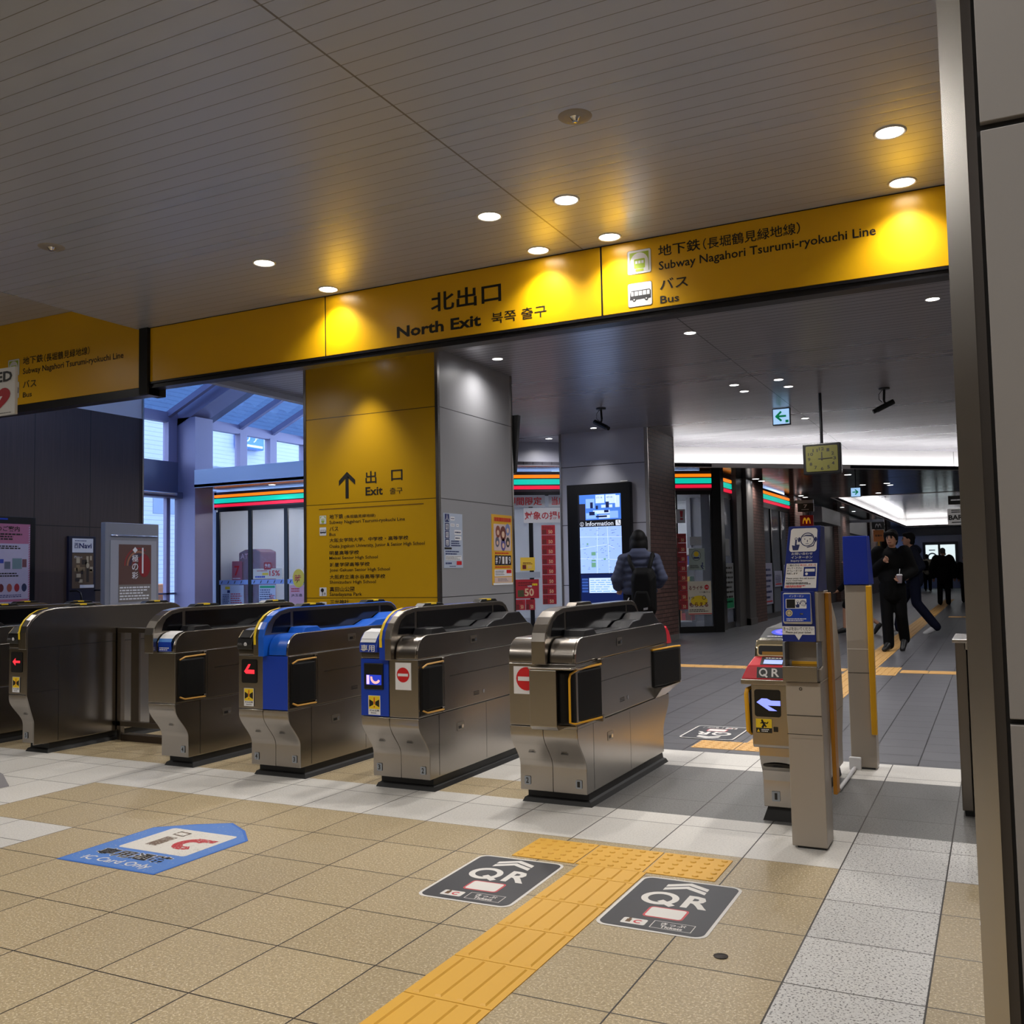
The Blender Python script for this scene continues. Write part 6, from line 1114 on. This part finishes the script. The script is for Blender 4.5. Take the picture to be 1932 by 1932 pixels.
# ================================================================== PEOPLE
SKIN = mat('skin', '#b98a70', .5); HAIR = mat('black_hair', '#080708', .65, spec=.2); HAIRG = mat('grey_hair', '#4a4744', .5); SHOEB = mat('black_shoe', '#121214', .4)
def cap(bm, a, b, ra, rb):
    a, b = Vector(a), Vector(b); n = 12
    for p, r in ((a, ra), (b, rb)):
        bmesh.ops.create_icosphere(bm, subdivisions=2, radius=r, matrix=Matrix.Translation(p))
    d = b-a; L = d.length
    if L > 1e-4:
        q = d.to_track_quat('Z', 'Y').to_matrix().to_4x4(); q.translation = (a+b)/2
        bmesh.ops.create_cone(bm, cap_ends=True, segments=n, radius1=ra, radius2=rb, depth=L, matrix=q)
def ell(bm, c, r): bmesh.ops.create_icosphere(bm, subdivisions=3, radius=1, matrix=Matrix.Translation(Vector(c)) @ Matrix.Diagonal((*r, 1)))
def shape(name, parent, items, mt, vox=.014, smooth=4, paint=None, label=None):
    bm = bmesh.new()
    for it in items:
        if it[0] == 'c': cap(bm, *it[1:])
        else: ell(bm, it[1], it[2])
    me = bpy.data.meshes.new(name); bm.to_mesh(me); bm.free()
    o = bpy.data.objects.new(name, me); COL.objects.link(o)
    r = o.modifiers.new('r', 'REMESH'); r.mode = 'VOXEL'; r.voxel_size = vox; r.use_smooth_shade = True
    s = o.modifiers.new('s', 'SMOOTH'); s.iterations = smooth; s.factor = .5
    dg = bpy.context.evaluated_depsgraph_get(); nm = bpy.data.meshes.new_from_object(o.evaluated_get(dg)); o.modifiers.clear(); o.data = nm; bpy.data.meshes.remove(me); nm.name = name
    nm.materials.clear(); nm.materials.append(mt); nm.polygons.foreach_set('use_smooth', [True]*len(nm.polygons))
    if paint:
        for mm, f in paint:
            nm.materials.append(mm); k = len(nm.materials)-1
            for p in nm.polygons:
                if f(p.center): p.material_index = k
    o.parent = parent
    if label: o['label'] = label
    return o
def hand(w, e, r=1.):
    """a slightly curled hand continuing from elbow e through wrist w"""
    w, e = Vector(w), Vector(e); d = (w-e).normalized(); s = d.cross(Vector((0, 1, 0))); s = s.normalized() if s.length > .1 else Vector((1, 0, 0)); n = d.cross(s)
    out = [('c', w, w+d*.075, .026*r, .032*r)]
    for k, L in enumerate((.07, .08, .075, .058)):
        b = w+d*.085+s*(-.03+.02*k); out.append(('c', b, b+d*L*.55+n*.01, .010, .010)); out.append(('c', b+d*L*.55+n*.01, b+d*L+n*.03, .010, .008))
    b = w+d*.03+s*-.032; out.append(('c', b, b+d*.05-s*.022+n*.012, .012, .010)); return out
def person(label, loc, rz, sc, J=None, top=('black_coat', '#0b0b0d'), bottom=('black_trousers', '#0a0a0c'), puff=.03, hem=.82, hair='short', coatlen=None, legs='trousers', shoe=None, vox=.014, head_yaw=0, quilt=False, hairmat=None, hood=False):
    t = thing('person', label, 'person', (loc[0], loc[1], loc[2]+.011), rotz=rz); t.scale = (sc, sc, sc)
    D = dict(hipL=(.09, 0, .92), hipR=(-.09, 0, .92), knL=(.1, -.02, .5), knR=(-.1, -.02, .5), anL=(.1, .02, .09), anR=(-.1, .02, .09), toL=(.11, -.12, .035), toR=(-.11, -.12, .035),
             shL=(.18, 0, 1.40), shR=(-.18, 0, 1.40), elL=(.23, .04, 1.13), elR=(-.23, .04, 1.13), wrL=(.24, -.03, .90), wrR=(-.24, -.03, .90), head=(0, -.015, 1.61), lean=0.)
    if J: D.update(J)
    V = {k: Vector(v) for k, v in D.items() if k != 'lean'}
    ly = D['lean']; H = V['head']; yw = Matrix.Rotation(head_yaw, 3, 'Z')
    def hd(x, y, z): return H + yw @ Vector((x, y, z))
    base = [('e', hd(0, 0, 0), (.073, .092, .112)), ('e', hd(0, -.03, -.065), (.052, .058, .05)), ('c', hd(0, -.09, .012), hd(0, -.108, -.018), .009, .014), ('e', hd(.073, .01, -.01), (.014, .022, .032)), ('e', hd(-.073, .01, -.01), (.014, .022, .032)),
            ('e', hd(0, -.088, -.06), (.024, .012, .009)), ('c', hd(-.03, -.083, .03), hd(.03, -.083, .03), .013, .013),
            ('c', Vector((0, .02+ly, 1.42)), hd(0, .02, -.08), .058, .05), ('e', (0, ly*.8, 1.25), (.15, .095, .19)), ('e', (0, ly*.4, 1.05), (.13, .09, .16)), ('e', (0, 0, .93), (.145, .1, .12))]
    for s in 'LR':
        base += [('c', V['sh'+s], V['el'+s], .05, .04), ('c', V['el'+s], V['wr'+s], .04, .028)] + hand(V['wr'+s], V['el'+s])
        base += [('c', V['hip'+s], V['kn'+s], .085, .055), ('c', V['kn'+s], V['an'+s], .055, .038), ('c', V['an'+s], V['an'+s].lerp(V['to'+s], .6), .032, .018)]
    face = [(mat('dark_eye', '#15100e', .3), lambda c: any((Vector(c)-hd(sx*.031, -.088, .012)).length < .0155 for sx in (-1, 1)) or any((Vector(c)-hd(sx*.033, -.088, .038)).length < .0135 or (Vector(c)-hd(sx*.02, -.09, .036)).length < .011 for sx in (-1, 1))), (mat('lip', '#8a4f48', .5), lambda c: abs((yw.inverted() @ (Vector(c)-H)).z+.06) < .009 and abs((yw.inverted() @ (Vector(c)-H)).x) < .024 and (yw.inverted() @ (Vector(c)-H)).y < -.07)]
    shape('body', t, base, SKIN, min(vox, .011) if vox < .02 else vox, 2, face)
    # top
    it = []; pf = puff
    if quilt:
        for k in range(6): z = hem+.06+(1.36-hem)*k/5.4; it.append(('e', (0, ly*.7, z), (.235+.025*math.sin(k*.6+.6), .17, .082)))
        it += [('e', (0, ly, 1.38), (.2, .125, .08))]
    else: it += [('e', (0, ly*.85, 1.27), (.165+pf, .105+pf, .19)), ('e', (0, ly*.4, 1.06), (.15+pf, .105+pf, .18)), ('c', (0, ly*.2, 1.0), (0, 0, hem+.09), .125+pf, .125+pf)]
    if coatlen: it += [('c', (0, 0, .95), (0, 0, coatlen+.1), .135+pf, .15+pf)]
    it.append(('c', (0, .02+ly, 1.40), (0, .02+ly, 1.455), .085+pf*.4, .072))
    if hood: it += [('e', (0, .09+ly, 1.42), (.14, .075, .075)), ('e', (0, .06+ly, 1.47), (.11, .07, .05))]
    for s in 'LR':
        if quilt:
            for A, B, n_ in ((V['sh'+s], V['el'+s], 4), (V['el'+s], V['wr'+s], 3)):
                for k in range(n_): p = A.lerp(B, (k+.4)/n_); it.append(('e', p, (.088-.006*k, .088-.006*k, .075)))
        else: it += [('c', V['sh'+s], V['el'+s], .062+pf, .05+pf*.8), ('c', V['el'+s], V['wr'+s]-(V['wr'+s]-V['el'+s])*.06, .05+pf*.8, .04+pf*.6)]
    shape('jacket', t, it, mat(top[0], top[1], .8, spec=.15), vox, 2 if quilt else 5)
    it = [('e', (0, 0, .92), (.16, .115, .11))]
    for s in 'LR':
        if legs == 'trousers': it += [('c', V['hip'+s], V['kn'+s], .1, .085), ('c', V['kn'+s], V['an'+s]+Vector((0, 0, -.02)), .085, .075)]
        else: it += [('c', V['hip'+s], V['hip'+s].lerp(V['kn'+s], .8), .1, .1)]
    shape('trousers' if legs == 'trousers' else 'shorts', t, it, mat(bottom[0], bottom[1], .8, spec=.15), vox, 4)
    for s in 'LR':
        a, b = V['an'+s], V['to'+s]; d = b-a
        shape('shoe', t, [('c', a+Vector((0, 0, -.01)), a+d*.25+Vector((0, 0, -.02)), .055, .052), ('c', a-d*.15+Vector((0, 0, -.04)), b+d*.45+Vector((0, 0, .005)), .05, .04), ('c', a+d*.3, b+d*.2, .05, .04)], shoe or SHOEB, vox, 3)
    hm = hairmat or HAIR
    if hair == 'short': it = [('e', hd(0, .022, .035), (.083, .092, .1)), ('e', hd(0, -.05, .085), (.07, .05, .04)), ('e', hd(0, .045, -.03), (.07, .06, .08))]
    elif hair == 'mop': it = [('e', hd(0, .018, .038), (.092, .1, .102)), ('c', hd(-.055, -.085, .07), hd(.055, -.085, .075), .03, .03), ('c', hd(-.08, -.03, .05), hd(-.083, -.01, -.02), .025, .02), ('c', hd(.08, -.03, .05), hd(.083, -.01, -.02), .025, .02), ('e', hd(0, .05, -.03), (.075, .06, .09))]
    elif hair == 'bob': it = [('e', hd(0, .022, .03), (.105, .115, .115)), ('e', hd(0, .05, -.07), (.112, .085, .13)), ('c', hd(-.085, .01, .02), hd(-.09, .02, -.12), .04, .04), ('c', hd(.085, .01, .02), hd(.09, .02, -.12), .04, .04)]
    else: it = [('e', hd(0, .015, .05), (.085, .1, .085)), ('e', hd(0, .05, .0), (.075, .06, .06))]
    shape('hair', t, it, hm, vox, 3)
    return t
PI = math.pi
# traveller at the information screen, seen from behind
person('person in a slate blue puffer jacket facing the information screen', (-4.52, 13.0, 0), PI+.3, 1.03, dict(shL=(.2, 0, 1.38), shR=(-.2, 0, 1.38), elL=(.31, .05, 1.1), elR=(-.31, .05, 1.1), wrL=(.3, -.1, .95), wrR=(-.24, -.16, .98), lean=-.01), ('slate_puffer', '#40455a'), hair='bob', quilt=True, hood=True, hem=.85)
t = thing('backpack', 'black backpack worn by the person at the information screen', 'backpack', (-4.40, 12.78, .5))
m = MB()
def rr(w, h, z0, z1, y, cx, n=4):
    return [(cx+w/2*c, y, zz) for c, zz in ((-.8, z0), (.8, z0), (1, z0+.08), (1, z1-.12), (.7, z1), (-.7, z1), (-1, z1-.12), (-1, z0+.08))]
BPK = mat('black_nylon', '#040405', .7, spec=.15)
m.loft([rr(.34, 0, .62, 1.28, 12.80, -4.37), rr(.35, 0, .6, 1.27, 12.70, -4.37), rr(.27, 0, .66, 1.2, 12.64, -4.37)], BPK); part(m, 'main_bag', t, bevel=.03, seg=3)
m = MB(); m.loft([rr(.27, 0, .64, .98, 12.68, -4.37), rr(.23, 0, .67, .94, 12.62, -4.37)], BPK); part(m, 'front_pocket', t, bevel=.02)
for sx in (-1, 1): m = MB(); X = -4.42; m.tube([(X+.15*sx-.04, 13.0, 1.43), (X+.17*sx-.03, 12.88, 1.46), (X+.16*sx-.01, 12.79, 1.38), (X+.12*sx+.02, 12.73, 1.27), (X+.1*sx+.04, 12.74, 1.18)], .03, BPK, 8); part(m, 'strap', t)
m = MB(); m.tube([(-4.575, 12.70, .86), (-4.60, 12.68, .8), (-4.585, 12.66, .72)], .008, M_WHT, 6); part(m, 'cord', t, 'white cord')
m = MB(); m.add([(-4.34, 12.612, .69), (-4.28, 12.616, .70), (-4.28, 12.618, .73), (-4.34, 12.614, .72)], [(0, 1, 2, 3)], mat('grey_tag', '#77777c', .5)); part(m, 'brand_tag', t, 'small grey tag')
# man in black with a drink
person('man in black with a paper strap at his chest holding a drink cup', (-1.36, 15.05, .009), -.15, 1.005, dict(knL=(.1, .02, .5), anL=(.1, .16, .16), toL=(.1, .05, .05), knR=(-.08, -.05, .5), anR=(-.07, -.06, .09), toR=(-.08, -.2, .035), hipL=(.09, 0, .92), elL=(.27, .06, 1.14), wrL=(.17, -.2, 1.04), elR=(-.26, .03, 1.12), wrR=(-.06, -.19, 1.27), head=(.02, -.03, 1.605)), ('black_overshirt', '#050506'), ('wide_black_trousers', '#050506'), puff=.045, hem=.72, hair='mop', vox=.012, head_yaw=-.1)
t = thing('drink_cup', 'clear plastic cup with pinkish drink and straw held by the man in black', 'cup', (-1.235, 14.74, .98))
m = MB(); m.lathe([(.001, 0), (.03, 0), (.04, .11), (.001, .11)], (-1.235, 14.745, .985), mat('pinkish_drink', '#8c7f86', .2), 16); part(m, 'cup_body', t)
m = MB(); m.lathe([(.042, .11), (.042, .118), (.03, .13), (.001, .13)], (-1.235, 14.745, .985), M_WHT, 16); part(m, 'lid', t, 'white lid'); m = MB(); m.cyl((-1.235, 14.745, 1.1), (-1.225, 14.74, 1.19), .004, M_WHT, 6); part(m, 'straw', t)
# man in navy crossing
person('man in a dark navy hooded jacket and white shoes striding left', (-1.33, 18.9, 0), -PI/2, 1.05, dict(hipL=(.08, 0, .92), knL=(.08, .02, .52), anL=(.08, .32, .13), toL=(.08, .19, .035), knR=(-.08, -.22, .54), anR=(-.08, -.3, .1), toR=(-.08, -.44, .06), elL=(.23, .14, 1.14), wrL=(.22, -.06, .98), lean=-.03, head=(0, -.07, 1.61)), ('dark_navy_jacket', '#1c1f2c'), ('dark_denim', '#12162a'), puff=.025, hem=.8, hair='short', shoe=mat('white_shoe', '#c9c9cc', .5), hood=True)
# person behind the plain post
person('person in a dark jacket and shorts passing behind the plain post', (-2.36, 18.6, 0), -PI/2+.15, .84, dict(knL=(.08, .12, .5), anL=(.08, .5, .2), toL=(.08, .42, .06), knR=(-.08, -.18, .52), anR=(-.08, -.2, .09), toR=(-.08, -.34, .035), elR=(-.24, -.05, 1.15), wrR=(-.22, -.28, .95), lean=-.05, head=(0, -.1, 1.56)), ('black_soft_jacket', '#101014'), ('black_shorts', '#0b0b0d'), puff=.04, hem=.7, hair='bob', legs='shorts')
# people far away
person('large man in dark clothes walking away down the passage', (-1.42, 31.8, .009), PI, .985, dict(knL=(.12, -.08, .52), anL=(.13, 0, .09), toL=(.13, -.14, .03), elL=(.32, .03, 1.1), wrL=(.3, .0, .85), elR=(-.32, .03, 1.1), wrR=(-.3, -.05, .85)), ('dark_charcoal_coat', '#0e0e10'), puff=.075, hem=.72, hair='thin', hairmat=HAIRG, vox=.02)
person('person in a cream jacket walking away in the far passage', (-2.85, 48.5, 0), PI, .98, dict(anL=(.1, .15, .15), toL=(.1, .05, .05)), ('cream_jacket', '#a8a494'), puff=.05, hair='short', vox=.024)
t = thing('backpack', 'black backpack on the person in the cream jacket', 'backpack', (-3.05, 48.3, .95)); m = MB(); m.loft([rr(.3, 0, .95, 1.42, 48.38, -2.92), rr(.26, 0, .98, 1.38, 48.2, -2.92)], BPK); part(m, 'main_bag', t, bevel=.03)
person('smaller dark figure right of the cream jacket in the far passage', (-2.4, 51.5, 0), PI, .97, None, ('dark_brown_coat', '#1d1a18'), puff=.04, hair='short', vox=.026)
person('dark figure between the cream jacket and the large man, far off', (-2.1, 52.5, 0), PI, .92, dict(knL=(.1, -.1, .5)), ('dark_grey_coat', '#18191c'), puff=.04, hair='bob', vox=.026)
person('person in black partly hidden behind the steel wall trim', (-.88, 34.0, 0), PI, .86, None, ('black_long_coat', '#09090b'), puff=.05, coatlen=.6, hair='short', vox=.022)
